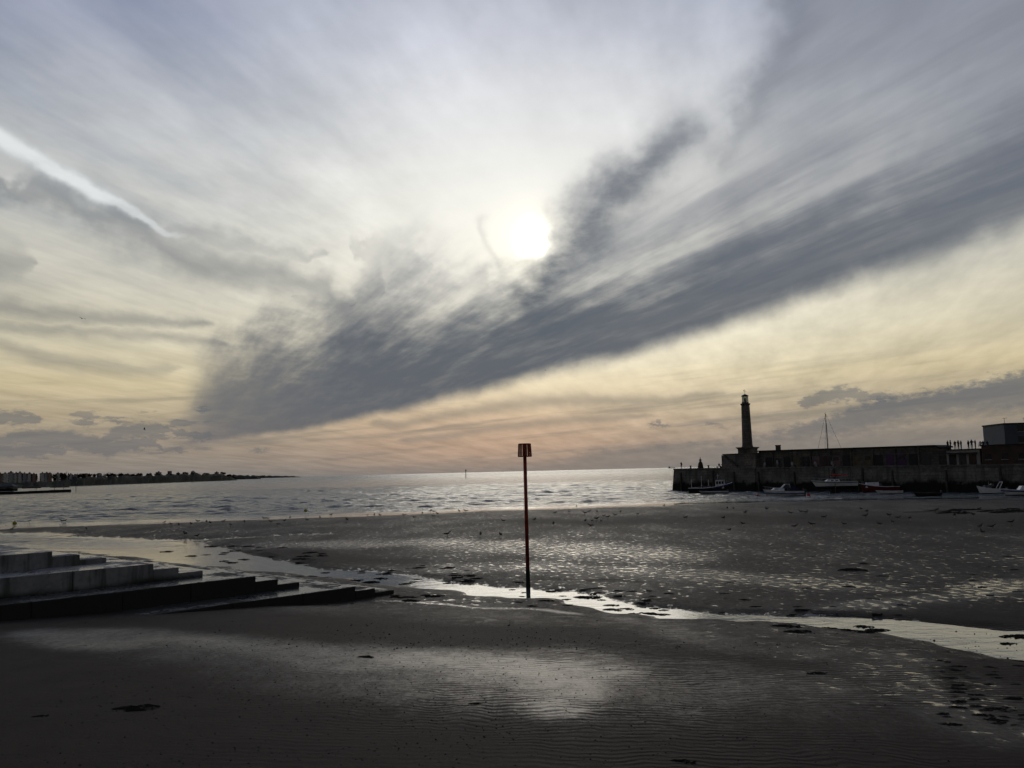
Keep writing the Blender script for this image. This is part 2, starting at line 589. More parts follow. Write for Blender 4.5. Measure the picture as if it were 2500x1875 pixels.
BAR1 = gline([(-200, 1150, 3), (120, 1147, 4.0), (300, 1145, 5.0), (500, 1138, 5.0), (800, 1125, 5)])
SPIT = gline([(20, 1162, 1.0), (150, 1160, 2.5), (350, 1157, 3.5), (600, 1150, 5)])
RUN2 = gline([(300, 1172, 1.2), (420, 1166, 0.9), (560, 1160, 0.8), (700, 1155, 0.5)])
def terrain(x, y):
    x = np.asarray(x, float); y = np.asarray(y, float)
    d = np.hypot(x, y); a = np.arctan2(x, y)
    wx = x + 1.6 * fbm(x * 0.11, y * 0.11, 3, 3) + 0.5 * fbm(x * 0.5, y * 0.5, 2, 9)
    wy = y + 1.6 * fbm(x * 0.11, y * 0.11, 3, 5) + 0.7 * fbm(x * 0.5, y * 0.5, 2, 13)
    sd = np.interp(a, _shx, _shd)
    off = sd - d + 5.0 * fbm(x * 0.03, y * 0.03, 3, 21) + 1.5 * fbm(x * 0.15, y * 0.15, 2, 23)      # > 0 on the beach
    flat = 0.02 + 0.10 * (1 - np.exp(-np.clip(off, 0, None) / 9.0)) + np.clip(off, -40, 0) * 0.018
    # the beach climbs towards the promenade behind the camera, more on the left
    up = (42.5 - y) * 0.80 - (x + 8.0) * 0.42
    up = np.where(up > 0, up, 0)
    h = flat + 0.066 * up * sstep(up, 0, 5)
    h = h + 0.05 * fbm(x * 0.06, y * 0.06, 3, 31) + 0.020 * fbm(x * 0.33, y * 0.33, 3, 41) * sstep(d, 20, 40)
    s = polydist(wx, wy, STREAM)
    h = h - 0.26 * np.exp(-(s ** 2) * 0.9) * (1 + 0.6 * sstep(y, 50, 70)) - np.where(s < 1.6, np.clip(h - 0.06, 0, None) * np.exp(-s * s * 0.6), 0)
    h = h - 0.16 * np.exp(-polydist(wx, wy, RUN2) ** 2)
    h = h + 0.16 * np.exp(-polydist(wx, wy, BAR1) ** 2) * sstep(off, -16, -2)
    h = h + 0.14 * np.exp(-polydist(wx, wy, SPIT) ** 2)
    # rough ground with weed by the stream
    return h


def hit(xv, yv):
    """where the line of sight through a view point meets the sand"""
    z = 0.0
    for _ in range(8):
        g = ground(xv, yv, z)
        z = 0.5 * z + 0.5 * max(0.0, float(terrain(np.array([g.x]), np.array([g.y]))[0]))
    return ground(xv, yv, z)


def gline(pts):
    return [(*hit(x, y)[:2], w) for x, y, w in pts]


# places where a thin film of water lies on the sand
SHEEN = [(gline([(90, 1368, 1.3), (230, 1376, 1.6), (380, 1390, 2.0), (520, 1404, 2.3), (700, 1418, 2.4), (900, 1430, 2.4)]), 0.68),
         (gline([(820, 1428, 2.2), (1000, 1436, 2.6), (1150, 1446, 2.8), (1250, 1455, 2.4)]), 0.74),
         (gline([(420, 1420, 3.2), (800, 1460, 3.8), (1150, 1480, 4.2), (1500, 1490, 4.2), (1800, 1500, 3.6)]), 0.50),
         (gline([(1080, 1430, 1.8), (1180, 1470, 1.8), (1230, 1530, 1.3)]), 0.80),
         (gline([(820, 1298, 0.30), (960, 1306, 0.30), (1100, 1316, 0.30), (1250, 1326, 0.35)]), 0.8),
         (gline([(1340, 1340, 1.6), (1500, 1375, 2.4), (1750, 1405, 2.4)]), 0.45),
         (gline([(1800, 1310, 1.6), (2000, 1296, 2.0), (2212, 1262, 3.0), (2600, 1250, 4.0)]), 0.60),
         (gline([(1900, 1420, 1.8), (2050, 1480, 1.7), (2140, 1560, 1.5), (2300, 1600, 1.5)]), 0.50),
         (gline([(560, 1180, 7), (900, 1172, 8), (1200, 1180, 9), (1400, 1200, 9)]), 0.56),
         (gline([(1000, 1225, 4), (1250, 1225, 5), (1500, 1240, 5), (1700, 1255, 4), (1900, 1270, 3)]), 0.52),
         (gline([(900, 1120, 5), (1300, 1112, 6), (1700, 1102, 6)]), 0.25)]
DULL = [(gline([(-100, 1440, 3.0), (200, 1480, 3.0), (420, 1560, 3.0), (500, 1700, 3.0)]), 1.0),
        (gline([(620, 1335, 1.6), (820, 1345, 1.5), (1050, 1362, 1.3), (1300, 1385, 1.2)]), 0.8),
        (gline([(420, 1185, 3), (600, 1195, 3.5), (800, 1212, 3)]), 0.55),
        (gline([(1200, 1128, 8), (1700, 1120, 10), (2212, 1130, 12)]), 0.45),
        (gline([(1900, 1340, 1.5), (2212, 1330, 2.5)]), 0.6),
        (gline([(-200, 1700, 4.0), (600, 1720, 4.0), (1200, 1740, 4.0)]), 0.7)]


# dark beds of short weed and mussels
WEEDBED = [(gline([(1640, 1084, 3), (1900, 1081, 4), (2300, 1079, 4)]), 0.9),
           (gline([(1980, 1106, 1.5), (2100, 1104, 3), (2300, 1102, 3.5)]), 1.0),
           (gline([(650, 1236, 0.9), (900, 1240, 1.0), (1150, 1246, 1.1), (1400, 1262, 1.0)]), 0.8),
           (gline([(420, 1190, 1.5), (600, 1203, 1.5), (700, 1215, 1.2)]), 0.6),
           (gline([(1400, 1290, 1.0), (1700, 1310, 1.2), (1900, 1322, 1.0)]), 0.55),
           (gline([(2090, 1450, 0.8), (2150, 1500, 0.9), (2260, 1540, 1.0)]), 0.8)]


def wetness(x, y, h):
    wx = x + 1.2 * fbm(x * 0.17, y * 0.17, 3, 53)
    wy = y + 2.0 * fbm(x * 0.13, y * 0.13, 3, 57)
    w = 0.34 - 0.30 * sstep(h, 0.25, 1.0) + 0.25 * np.exp(-np.clip(h, 0, None) / 0.03)
    for pts, k in SHEEN:
        w = np.maximum(w, k * np.exp(-polydist(wx, wy, pts) ** 2 * 0.8) + 0.0 * w)
    for pts, k in DULL:
        w = w * (1 - k * np.exp(-polydist(wx, wy, pts) ** 2))
    w = np.clip(w + 0.12 * fbm(x * 0.25, y * 0.12, 3, 61), 0, 1)
    near = 1 - sstep(y, 33, 41)
    pl = w * (1 - near * (1 - sstep(x, 3.0, 9.0) * 0.8)) + 0.25 * np.exp(-np.clip(h, 0, None) / 0.02)
    wd = np.zeros_like(w)
    for pts, k in WEEDBED:
        wd = np.maximum(wd, k * np.exp(-polydist(wx, wy, pts) ** 2))
    return w, np.clip(pl, 0, 1), np.clip(wd * (0.6 + 1.2 * fbm(x * 0.4, y * 0.2, 3, 67)), 0, 1)


def ring_grid(az, rad):
    A, R = np.meshgrid(az, rad)
    return R * np.sin(A), R * np.cos(A)


def grid_mesh(name, X, Y, Z, close=False):
    r, c = X.shape
    me = bpy.data.meshes.new(name)
    co = np.empty((r * c, 3), np.float32)
    co[:, 0], co[:, 1], co[:, 2] = X.ravel(), Y.ravel(), Z.ravel()
    i = np.arange(r * c).reshape(r, c)
    if close:
        i = np.concatenate([i, i[:, :1]], axis=1)
    q = np.stack([i[:-1, :-1], i[:-1, 1:], i[1:, 1:], i[1:, :-1]], -1).reshape(-1, 4)[:, ::-1]
    n = len(q)
    me.vertices.add(r * c); me.vertices.foreach_set('co', co.ravel())
    me.loops.add(n * 4); me.loops.foreach_set('vertex_index', q.ravel().astype(np.int32))
    me.polygons.add(n)
    me.polygons.foreach_set('loop_start', np.arange(0, n * 4, 4, dtype=np.int32))
    me.update(calc_edges=True)
    me.polygons.foreach_set('use_smooth', np.ones(n, bool))
    return me


dense = np.radians(np.linspace(-41, 41, 640))
AZ_RING = np.concatenate([dense, np.radians(np.linspace(44, 316, 70))])
rad = [2.5, 5.0, 8.0, 11.0]
while rad[-1] < 330:
    rad.append(rad[-1] + max(0.045, 0.12 * (rad[-1] / 20.0) ** 1.55) if rad[-1] < 175 else rad[-1] + 4.0)
rad = np.array(rad)

# ------------------------------------------------------------------ sand
X, Y = ring_grid(AZ_RING, rad)
H = terrain(X, Y)
Wn, Pn, Dn = wetness(X, Y, H)
sand_me = grid_mesh('sand', X, Y, H, True)
at = sand_me.attributes.new('wet', 'FLOAT', 'POINT')
at.data.foreach_set('value', Wn.ravel().astype(np.float32))
for nm, arr in (('pool', Pn), ('weed', Dn)):
    at = sand_me.attributes.new(nm, 'FLOAT', 'POINT')
    at.data.foreach_set('value', arr.ravel().astype(np.float32))

M_SAND, t, b = mat_new('wet_sand')
p = position()
px_, py_, pz_ = sep(p)
wet = attr('wet')
pwet = attr('pool')
weed = attr('weed')
# shallow pools held between ripples; their spacing grows with the coarse relief
pool_v = xyz(px_ * 0.75 + py_ * 0.14, py_ * 0.55, 0.0)
pool_n = noise(pool_v, 3.1, 4.0, 0.62, dist=0.3)
far = mr(py_, 32.0, 46.0)
# sand ripples: wave crests run across the view, bent by noise
bend = noise(xyz(px_ * 0.35, py_ * 0.22, 1.0), 1.0, 3.0, 0.55)
bend2 = noise(xyz(px_ * 1.6, py_ * 0.9, 4.0), 1.0, 2.0, 0.5)
phase = py_ * 26.0 + px_ * 1.6 + bend * 46.0 + bend2 * 9.0
rip = m_('SINE', phase) * 0.5 + 0.5
rip = rip * mr(noise(xyz(px_ * 1.1, py_ * 2.0, 11.0), 1.3, 3.0, 0.6), 0.32, 0.58, 0.15, 1.0)
rip_amp = mr(noise(xyz(px_ * 0.16, py_ * 0.20, 7.0), 1.0, 2.0, 0.5), 0.34, 0.60, 0.10, 1.0) * mr(px_ * 0.9 + py_ * 0.12, -4.5, 4.0, 0.10, 1.0)
rip_amp = rip_amp * mr(py_, 34.0, 50.0, 1.0, 0.12)
grain = noise(p, 26.0, 3.0, 0.65)
clod = noise(xyz(px_ * 1.3, py_ * 0.8, 2.0), 2.6, 4.0, 0.62)
speck = mr(noise(xyz(px_ * 1.0, py_ * 0.7, 6.0), 11.0, 2.0, 0.6), 0.68, 0.74) * mr(noise(xyz(px_, py_, 8.0), 0.35, 2.0, 0.5), 0.30, 0.55)
# film of water: pools where wetness beats the relief
lvl = pwet * 0.46 + 0.218
pool = mr(pool_n + (rip - 0.5) * rip_amp * 0.16 + (clod - 0.5) * 0.25, lvl + 0.045, lvl - 0.045) * mr(pwet, 0.08, 0.25)
patch = noise(xyz(px_ * 1.0, py_ * 0.55, 14.0), 2.2, 5.0, 0.68)
fleck = noise(xyz(px_ * 1.0, py_ * 0.6, 17.0), 8.0, 3.0, 0.7)
film = mr(wet + (patch - 0.5) * 0.42 + (fleck - 0.5) * 0.55 - (rip - 0.3) * rip_amp * 0.40, 0.12, 0.95)
weedy = mr(weed + (clod - 0.5) * 1.2, 0.35, 0.55)
pool = pool * (1.0 - weedy * 0.8)
col = mix(noise(p, 0.9, 4.0, 0.6), srgb(52, 46, 41), srgb(68, 60, 53))
col = mix(film, col, srgb(50, 46, 43))
col = mix(mr(clod, 0.55, 0.70, 0.0, 0.55) * far, col, srgb(40, 38, 36))
col = mix(weedy * 0.9, col, srgb(22, 22, 19))
col = mix(speck * 0.75, col, srgb(26, 25, 24))
col = mix(mr(grain, 0.35, 0.7, 0.0, 0.35), col, v_('SCALE', col, scale=0.55))
plug(t, col, b.inputs['Base Color'])
rough = mr(film + (grain - 0.5) * 0.5 * (1.0 - film), 0.0, 1.0, 0.66, 0.30, 'LINEAR')
rough = mix(pool, xyz(rough, rough, rough), xyz(0.15, 0.15, 0.15))
rough = mix(speck, rough, xyz(0.8, 0.8, 0.8))
plug(t, sep(rough)[0], b.inputs['Roughness'])
spec = mr(film * 0.75 + pool * 0.9 - speck - weedy * 0.7, 0.0, 1.0, 0.05, 0.5, 'LINEAR')
plug(t, spec, b.inputs['Specular IOR Level'])
b.inputs['IOR'].default_value = 1.34
hgt = rip * rip_amp * 0.018 + clod * far * 0.05 + grain * 0.009 + patch * 0.02 + fleck * 0.006 + pool_n * far * 0.06 + speck * 0.02
hgt = hgt * (1.0 - pool * 0.93)
plug(t, bump(hgt, 0.85, 1.0), b.inputs['Normal'])
sand_me.materials.append(M_SAND)
sand = bpy.data.objects.new('beach', sand_me)
COL.objects.link(sand)
tag(sand, 'dark wet sand of the low tide beach with ripples and pools', None, None, 'structure')

# ------------------------------------------------------------------ sea, one sheet to the horizon (the stream and pools are the same water)
srad = list(np.arange(18.0, 80.0, 1.0))
while srad[-1] < 520:
    srad.append(srad[-1] + max(0.22, 0.24 * (srad[-1] / 100.0) ** 1.75))
while srad[-1] < 45000:
    srad.append(srad[-1] * 1.06)
srad = np.array(srad)
saz = np.concatenate([np.radians(np.linspace(-41, 41, 520)), np.radians(np.linspace(44, 316, 60))])
X, Y = ring_grid(saz, srad)
D = np.hypot(X, Y)
depth = -np.where(D < 335, terrain(X, Y), -2.0)
calm = 0.04 + 0.96 * sstep(D, 78, 112)          # the stream and pools lie still
ampl = sstep(depth, 0.02, 0.5) * (1 - sstep(D, 380, 520)) * calm * 0.88
wz = np.zeros_like(X)
# trains of small wind waves running in to the shore, with a broken front
for k, (L, A, ang, sd) in enumerate([(11.0, 0.17, -8, 71), (6.2, 0.18, 10, 73), (3.6, 0.14, -22, 75), (2.3, 0.08, 18, 77)]):
    th = math.radians(ang)
    u = X * math.sin(th) + Y * math.cos(th)
    v = X * math.cos(th) - Y * math.sin(th)
    ph = 2 * np.pi * (u / L + 0.9 * fbm(u * 0.03, v * 0.02, 3, sd))
    grp = np.clip(0.45 + 2.2 * fbm(u / (L * 1.8), v / (L * 2.6), 2, sd + 5), 0, 2.2)
    wz += A * grp * (np.sin(ph) + 0.28 * np.sin(2 * ph + 0.6))
swell = np.sin(2 * np.pi * (depth * 7.0 + 0.8 * fbm(X * 0.03, Y * 0.05, 2, 91)))
wz += 0.075 * swell * sstep(depth, 0.03, 0.12) * (1 - sstep(depth, 0.35, 0.6)) * np.clip(0.6 + 1.3 * fbm(X * 0.02, Y * 0.05, 2, 95), 0, 1.5)
sea_me = grid_mesh('sea', X, Y, wz * ampl, True)
at = sea_me.attributes.new('chop', 'FLOAT', 'POINT')
at.data.foreach_set('value', (sstep(depth, 0.0, 0.35) * calm).ravel().astype(np.float32))
M_SEA, t, b = mat_new('sea_water')
p = position()
px_, py_, pz_ = sep(p)
chop = attr('chop')
r_ = m_('POWER', px_ * px_ + py_ * py_, 0.5)
sc = mr(r_, 100.0, 900.0, 1.0, 0.16, 'LINEAR')
w1 = noise(xyz(px_ * 0.55, py_ * 0.9, 0.0), 1.6, 4.0, 0.6)
w2 = noise(xyz(px_ * 0.10, py_ * 0.22, 5.0), 1.0, 4.0, 0.6)
fh = mr(r_, 300.0, 1200.0, 0.0, 1.0)
wh = (w1 * 0.50 * (1.0 - fh) + w2 * 2.4 * mr(r_, 120.0, 500.0, 0.2, 1.0)) * m_('MAXIMUM', chop, 0.03)
plug(t, bump(wh, 1.0, 1.0), b.inputs['Normal'])
plug(t, (0.055, 0.070, 0.070), b.inputs['Base Color'])
rg = mr(chop, 0.0, 1.0, 0.05, 0.12, 'LINEAR') + mr(r_, 200.0, 2500.0, 0.0, 0.14)
plug(t, rg, b.inputs['Roughness'])
b.inputs['IOR'].default_value = 1.333
sea_me.materials.append(M_SEA)
sea = bpy.data.objects.new('sea', sea_me)
COL.objects.link(sea)
tag(sea, 'grey rippled sea with the sun glinting on it, reaching the horizon', None, None, 'structure')

# ================================================================== object helpers
def simple(name, colour, rough=0.7, scale=3.0, var=0.25, spec=0.3, metal=0.0, bumpy=0.0, dark=None):
    m, t, b = mat_new(name)
    p = objcoord()
    n = noise(p, scale, 4.0, 0.6)
    lo = tuple(c * (1 - var) for c in colour)
    hi = tuple(min(1.0, c * (1 + var)) for c in colour)
    c = mix(mr(n, 0.3, 0.7), lo, hi)
    if dark is not None:
        c = mix(mr(noise(p, scale * 0.4, 3.0, 0.6), 0.5, 0.66, 0.0, 0.8), c, dark)
    plug(t, c, b.inputs['Base Color'])
    plug(t, mr(n, 0.2, 0.8, max(0.05, rough - 0.1), min(1.0, rough + 0.1)), b.inputs['Roughness'])
    b.inputs['Specular IOR Level'].default_value = spec
    b.inputs['Metallic'].default_value = metal
    if bumpy:
        plug(t, bump(noise(p, scale * 4, 3.0, 0.6), 0.6, bumpy), b.inputs['Normal'])
    return m


class MB:
    def __init__(self):
        self.bm = bmesh.new()

    def _mv(self, vs, mtx):
        if mtx is not None:
            bmesh.ops.transform(self.bm, matrix=mtx, verts=vs)
        return vs

    def box(self, x0, x1, y0, y1, z0, z1, mtx=None, bev=0.0):
        r = bmesh.ops.create_cube(self.bm, size=1.0)
        vs = r['verts']
        for v in vs:
            v.co = Vector((x0 + (v.co.x + .5) * (x1 - x0), y0 + (v.co.y + .5) * (y1 - y0), z0 + (v.co.z + .5) * (z1 - z0)))
        if bev:
            es = list({e for v in vs for e in v.link_edges})
            r2 = bmesh.ops.bevel(self.bm, geom=es, offset=bev, segments=1, affect='EDGES')
            vs = list({v for f in r2['faces'] for v in f.verts} | {v for v in vs if v.is_valid})
        return self._mv(vs, mtx)

    def tube(self, a, b, r0, r1=None, seg=8, cap=True):
        a, b = Vector(a), Vector(b)
        r1 = r0 if r1 is None else r1
        d = b - a
        q = d.to_track_quat('Z', 'Y').to_matrix()
        ra, rb = [], []
        for i in range(seg):
            w = 2 * math.pi * i / seg
            o = q @ Vector((math.cos(w), math.sin(w), 0))
            ra.append(self.bm.verts.new(a + o * r0)); rb.append(self.bm.verts.new(b + o * r1))
        for i in range(seg):
            self.bm.faces.new((ra[i], ra[(i + 1) % seg], rb[(i + 1) % seg], rb[i]))
        if cap:
            self.bm.faces.new(ra[::-1]); self.bm.faces.new(rb)
        return ra + rb

    def lathe(self, prof, seg=16, centre=(0, 0), phase=0.0):
        rings = []
        for r, z in prof:
            rings.append([self.bm.verts.new((centre[0] + r * math.cos(phase + 2 * math.pi * i / seg), centre[1] + r * math.sin(phase + 2 * math.pi * i / seg), z)) for i in range(seg)])
        for A, B in zip(rings[:-1], rings[1:]):
            for i in range(seg):
                self.bm.faces.new((A[i], A[(i + 1) % seg], B[(i + 1) % seg], B[i]))
        self.bm.faces.new(rings[0][::-1]); self.bm.faces.new(rings[-1])

    def prism(self, poly, z0, z1):
        a = [self.bm.verts.new((x, y, z0)) for x, y in poly]
        b = [self.bm.verts.new((x, y, z1)) for x, y in poly]
        n = len(poly)
        self.bm.faces.new(a[::-1]); self.bm.faces.new(b)
        for i in range(n):
            self.bm.faces.new((a[i], a[(i + 1) % n], b[(i + 1) % n], b[i]))

    def ball(self, c, r, seg=10, scale=(1, 1, 1)):
        rr = bmesh.ops.create_uvsphere(self.bm, u_segments=seg, v_segments=max(5, seg * 2 // 3), radius=r)
        for v in rr['verts']:
            v.co = Vector((c[0] + v.co.x * scale[0], c[1] + v.co.y * scale[1], c[2] + v.co.z * scale[2]))

    def loft(self, rings, cap=True):
        R = [[self.bm.verts.new(p) for p in ring] for ring in rings]
        for A, B in zip(R[:-1], R[1:]):
            for i in range(len(A) - 1):
                self.bm.faces.new((A[i], A[i + 1], B[i + 1], B[i]))
        if cap:
            for ring in (R[0], R[-1]):
                try:
                    self.bm.faces.new(ring)
                except ValueError:
                    pass
        return R

    def mesh(self, name, material, smooth=False):
        bmesh.ops.recalc_face_normals(self.bm, faces=self.bm.faces[:])
        me = bpy.data.meshes.new(name)
        self.bm.to_mesh(me)
        self.bm.free()
        me.materials.append(material)
        if smooth:
            me.polygons.foreach_set('use_smooth', np.ones(len(me.polygons), bool))
        return me

    def build(self, name, material, parent=None, smooth=False, label=None):
        o = bpy.data.objects.new(name, self.mesh(name, material, smooth))
        COL.objects.link(o)
        if parent is not None:
            o.parent = parent
        if label:
            o['label'] = label
        return o


def empty(name, loc=(0, 0, 0), rz=0.0):
    o = bpy.data.objects.new(name, None)
    o.location = loc
    o.rotation_euler = (0, 0, rz)
    o.empty_display_size = 0.2
    COL.objects.link(o)
    return o


def put(name, me, loc, rz=0.0, scale=1.0):
    o = bpy.data.objects.new(name, me)
    o.location = loc
    o.rotation_euler = (0, 0, rz)
    o.scale = (scale,) * 3
    COL.objects.link(o)
    return o


def copy_tree(o, parent=None):
    c = o.copy()
    COL.objects.link(c)
    c.parent = parent
    for ch in list(o.children):
        copy_tree(ch, c)
    return c


rnd = random.Random(11)
_ONE = ['first', 'second', 'third', 'fourth', 'fifth', 'sixth', 'seventh', 'eighth', 'ninth', 'tenth', 'eleventh', 'twelfth', 'thirteenth', 'fourteenth', 'fifteenth', 'sixteenth', 'seventeenth', 'eighteenth', 'nineteenth']
_TEN = {2: ('twentieth', 'twenty'), 3: ('thirtieth', 'thirty'), 4: ('fortieth', 'forty'), 5: ('fiftieth', 'fifty'), 6: ('sixtieth', 'sixty')}


def nth(i):
    """1 -> first"""
    if i < 20:
        return _ONE[i - 1]
    a, b_ = divmod(i, 10)
    return _TEN[a][0] if b_ == 0 else _TEN[a][1] + '-' + _ONE[b_ - 1]



def tz(x, y):
    return float(terrain(np.array([x]), np.array([y]))[0])


# ================================================================== materials
M_RED = simple('red_paint', (0.30, 0.040, 0.018), 0.55, 5.0, 0.35, 0.35, dark=(0.10, 0.02, 0.012))
M_WEEDY = simple('weed_grown_iron', (0.018, 0.017, 0.012), 0.75, 14.0, 0.5, 0.3, bumpy=0.02)
M_GLASS = simple('lantern_glass', (0.5, 0.55, 0.55), 0.08, 1.0, 0.05, 0.5)
_n = M_GLASS.node_tree.nodes['Principled BSDF']
_n.inputs['Transmission Weight'].default_value = 0.9
_n.inputs['IOR'].default_value = 1.02
M_IRON = simple('dark_iron', (0.05, 0.05, 0.05), 0.55, 6.0, 0.3)
M_WHITE = simple('white_gelcoat', (0.78, 0.79, 0.80), 0.45, 1.2, 0.08, 0.4, dark=(0.50, 0.49, 0.46))
M_BLUE = simple('blue_hull_paint', (0.03, 0.06, 0.22), 0.45, 2.0, 0.3)
M_BOATRED = simple('red_hull_paint', (0.11, 0.018, 0.016), 0.45, 2.0, 0.3)
M_ANTIF = simple('dark_bottom_paint', (0.03, 0.022, 0.022), 0.8, 4.0, 0.4)
M_WINDOW = simple('dark_window', (0.02, 0.022, 0.026), 0.15, 2.0, 0.2, 0.5)
M_WOOD = simple('weathered_wood', (0.12, 0.09, 0.065), 0.8, 6.0, 0.35)
M_CANVAS = simple('red_canvas', (0.33, 0.03, 0.03), 0.85, 3.0, 0.3)
M_DKCANVAS = simple('navy_canvas', (0.02, 0.025, 0.05), 0.85, 3.0, 0.3)
M_ALU = simple('dull_aluminium', (0.30, 0.30, 0.30), 0.5, 4.0, 0.15)
M_BUOYRED = simple('red_buoy_plastic', (0.55, 0.04, 0.03), 0.5, 3.0, 0.2)
M_BUOYYEL = simple('yellow_buoy_plastic', (0.50, 0.42, 0.04), 0.5, 3.0, 0.2)
M_BUOYPINK = simple('faded_pink_buoy_plastic', (0.50, 0.14, 0.12), 0.6, 3.0, 0.2)
M_CLOTH = [simple('dark_cloth', (0.035, 0.035, 0.04), 0.9), simple('navy_cloth', (0.03, 0.04, 0.07), 0.9), simple('brown_cloth', (0.07, 0.05, 0.035), 0.9), simple('pale_cloth', (0.35, 0.34, 0.32), 0.9)]
M_BRONZE = simple('dark_bronze', (0.05, 0.042, 0.032), 0.45, 8.0, 0.3, 0.4, 0.6)
M_GULL = simple('gull_plumage', (0.05, 0.05, 0.052), 0.85, 9.0, 0.5)
M_GULLDK = simple('dark_plumage', (0.03, 0.03, 0.032), 0.85, 9.0, 0.4)
M_BEAK = simple('gull_beak', (0.30, 0.20, 0.05), 0.6)
M_WEED = simple('bladder_weed', (0.018, 0.017, 0.011), 0.8, 9.0, 0.6, 0.12, bumpy=0.03)
M_LEAF = simple('far_foliage', (0.030, 0.038, 0.022), 0.9, 0.5, 0.45, 0.1)
M_BARK = simple('bark', (0.06, 0.05, 0.04), 0.9)
M_HOUSE = [simple('pale_render', (0.30, 0.29, 0.27), 0.85, 0.3, 0.15), simple('brick', (0.16, 0.10, 0.075), 0.85, 0.4, 0.2), simple('grey_render', (0.20, 0.20, 0.20), 0.85, 0.3, 0.15)]
M_SLATE = simple('slate_roof', (0.065, 0.068, 0.075), 0.7, 0.6, 0.2)
M_CLIFF = simple('chalk_cliff_with_scrub', (0.05, 0.054, 0.042), 0.95, 0.02, 0.5, 0.1, dark=(0.03, 0.034, 0.022))
M_PURPLE = simple('purple_painted_boards', (0.075, 0.035, 0.085), 0.8, 1.0, 0.3)
M_PINK = simple('faded_pink_boards', (0.15, 0.095, 0.10), 0.8, 1.0, 0.3)
M_OCHRE = simple('ochre_boards', (0.11, 0.09, 0.055), 0.8, 1.0, 0.3)
M_PALEWALL = simple('pale_painted_wall', (0.30, 0.29, 0.27), 0.85, 0.7, 0.2, dark=(0.22, 0.20, 0.19))
M_REDBRICK = simple('dark_red_brick', (0.065, 0.042, 0.036), 0.85, 0.8, 0.3)
M_GREYBLOCK = simple('blue_grey_cladding', (0.08, 0.092, 0.112), 0.7, 0.3, 0.1)
M_TAR = simple('tarred_roof_edge', (0.03, 0.03, 0.03), 0.85)
M_TIMBER = simple('sea_worn_timber', (0.07, 0.062, 0.052), 0.85, 3.0, 0.4)


def stone_mat(name, base, bw, bh, tide, vert=True):
    """coursed stone, black with weed below the tide line"""
    m, t, b = mat_new(name)
    p = position()
    x, y, z = sep(p)
    oc = objcoord()
    n1 = noise(p, 0.35, 4.0, 0.6)
    n2 = noise(p, 2.4, 4.0, 0.6)
    br = t.nodes.new('ShaderNodeTexBrick')
    ox, oy, oz = sep(oc)
    NB.tree.links.new(xyz(ox, oz, 0.0).s, br.inputs[0])
    br.inputs['Color1'].default_value = (0.75, 0.75, 0.75, 1)
    br.inputs['Color2'].default_value = (1.15, 1.12, 1.08, 1)
    br.inputs['Mortar'].default_value = (0.45, 0.45, 0.45, 1)
    br.inputs['Scale'].default_value = 1.0
    br.inputs['Mortar Size'].default_value = 0.03
    br.inputs['Brick Width'].default_value = bw
    br.inputs['Row Height'].default_value = bh
    c = mix(mr(n1, 0.3, 0.7), tuple(q * 0.65 for q in base), tuple(q * 1.25 for q in base))
    c = mix(1.0, c, E(br.outputs[0]), 'MULTIPLY')
    c = mix(mr(n2, 0.4, 0.7, 0.0, 0.6), c, tuple(q * 0.4 for q in base))
    # run-off stains
    st = noise(xyz(ox * 0.9, oz * 0.06, 3.0), 1.0, 3.0, 0.6)
    c = mix(mr(st, 0.5, 0.65, 0.0, 0.6), c, tuple(q * 0.35 for q in base))
    if tide is not None:
        tt = mr(z + (n2 - 0.5) * 1.5 + (n1 - 0.5) * 2.2 + (st - 0.5) * 1.8, tide + 0.5, tide - 0.5)
        c = mix(tt, c, (0.012, 0.013, 0.010))
    plug(t, c, b.inputs['Base Color'])
    b.inputs['Roughness'].default_value = 0.85
    b.inputs['Specular IOR Level'].default_value = 0.2
    plug(t, bump(n2 + E(br.outputs[1]) * -0.3, 0.5, 0.15), b.inputs['Normal'])
    return m


M_QUAY = stone_mat('quay_stone', (0.20, 0.195, 0.175), 2.2, 0.65, 2.1)
M_TOWER = stone_mat('tower_stone', (0.21, 0.19, 0.165), 1.1, 0.55, None)
M_WALLSTONE = stone_mat('parapet_stone', (0.13, 0.12, 0.105), 1.4, 0.5, None)

# concrete of the steps
M_CONC, t, b = mat_new('wet_concrete')
p = position()
x, y, z = sep(p)
n1, n2 = noise(p, 0.5, 4.0, 0.6), noise(p, 5.0, 5.0, 0.65)
nz = sep(E(NB.tree.nodes.new('ShaderNodeNewGeometry').outputs['Normal']))[2]
c = mix(mr(n1, 0.3, 0.7), (0.20, 0.20, 0.20), (0.30, 0.30, 0.295))
c = mix(mr(n2, 0.45, 0.7, 0.0, 0.5), c, (0.12, 0.12, 0.115))
c = mix(mr(noise(xyz(x * 2.2, y * 2.2, z * 0.25), 1.0, 3.0, 0.6), 0.46, 0.66, 0.0, 0.85), c, (0.075, 0.08, 0.065))
weedy = mr(z + (n1 - 0.5) * 0.5 + (n2 - 0.5) * 0.25, 1.80, 1.45)
c = mix(weedy, c, (0.034, 0.036, 0.029))
# thin green slime and puddles on the lower treads
damp = mr(n1 * 0.6 + n2 * 0.25, 0.36, 0.46)
c = mix(damp * mr(nz, 0.5, 0.9, 0.0, 0.6), c, (0.05, 0.05, 0.046))
plug(t, c, b.inputs['Base Color'])
plug(t, mr(damp * nz, 0.0, 1.0, 0.85, 0.22), b.inputs['Roughness'])
plug(t, mr(damp * nz, 0.0, 1.0, 0.12, 0.5), b.inputs['Specular IOR Level'])
plug(t, bump(n2 * (1.0 - damp * 0.85), 0.5, 0.05), b.inputs['Normal'])

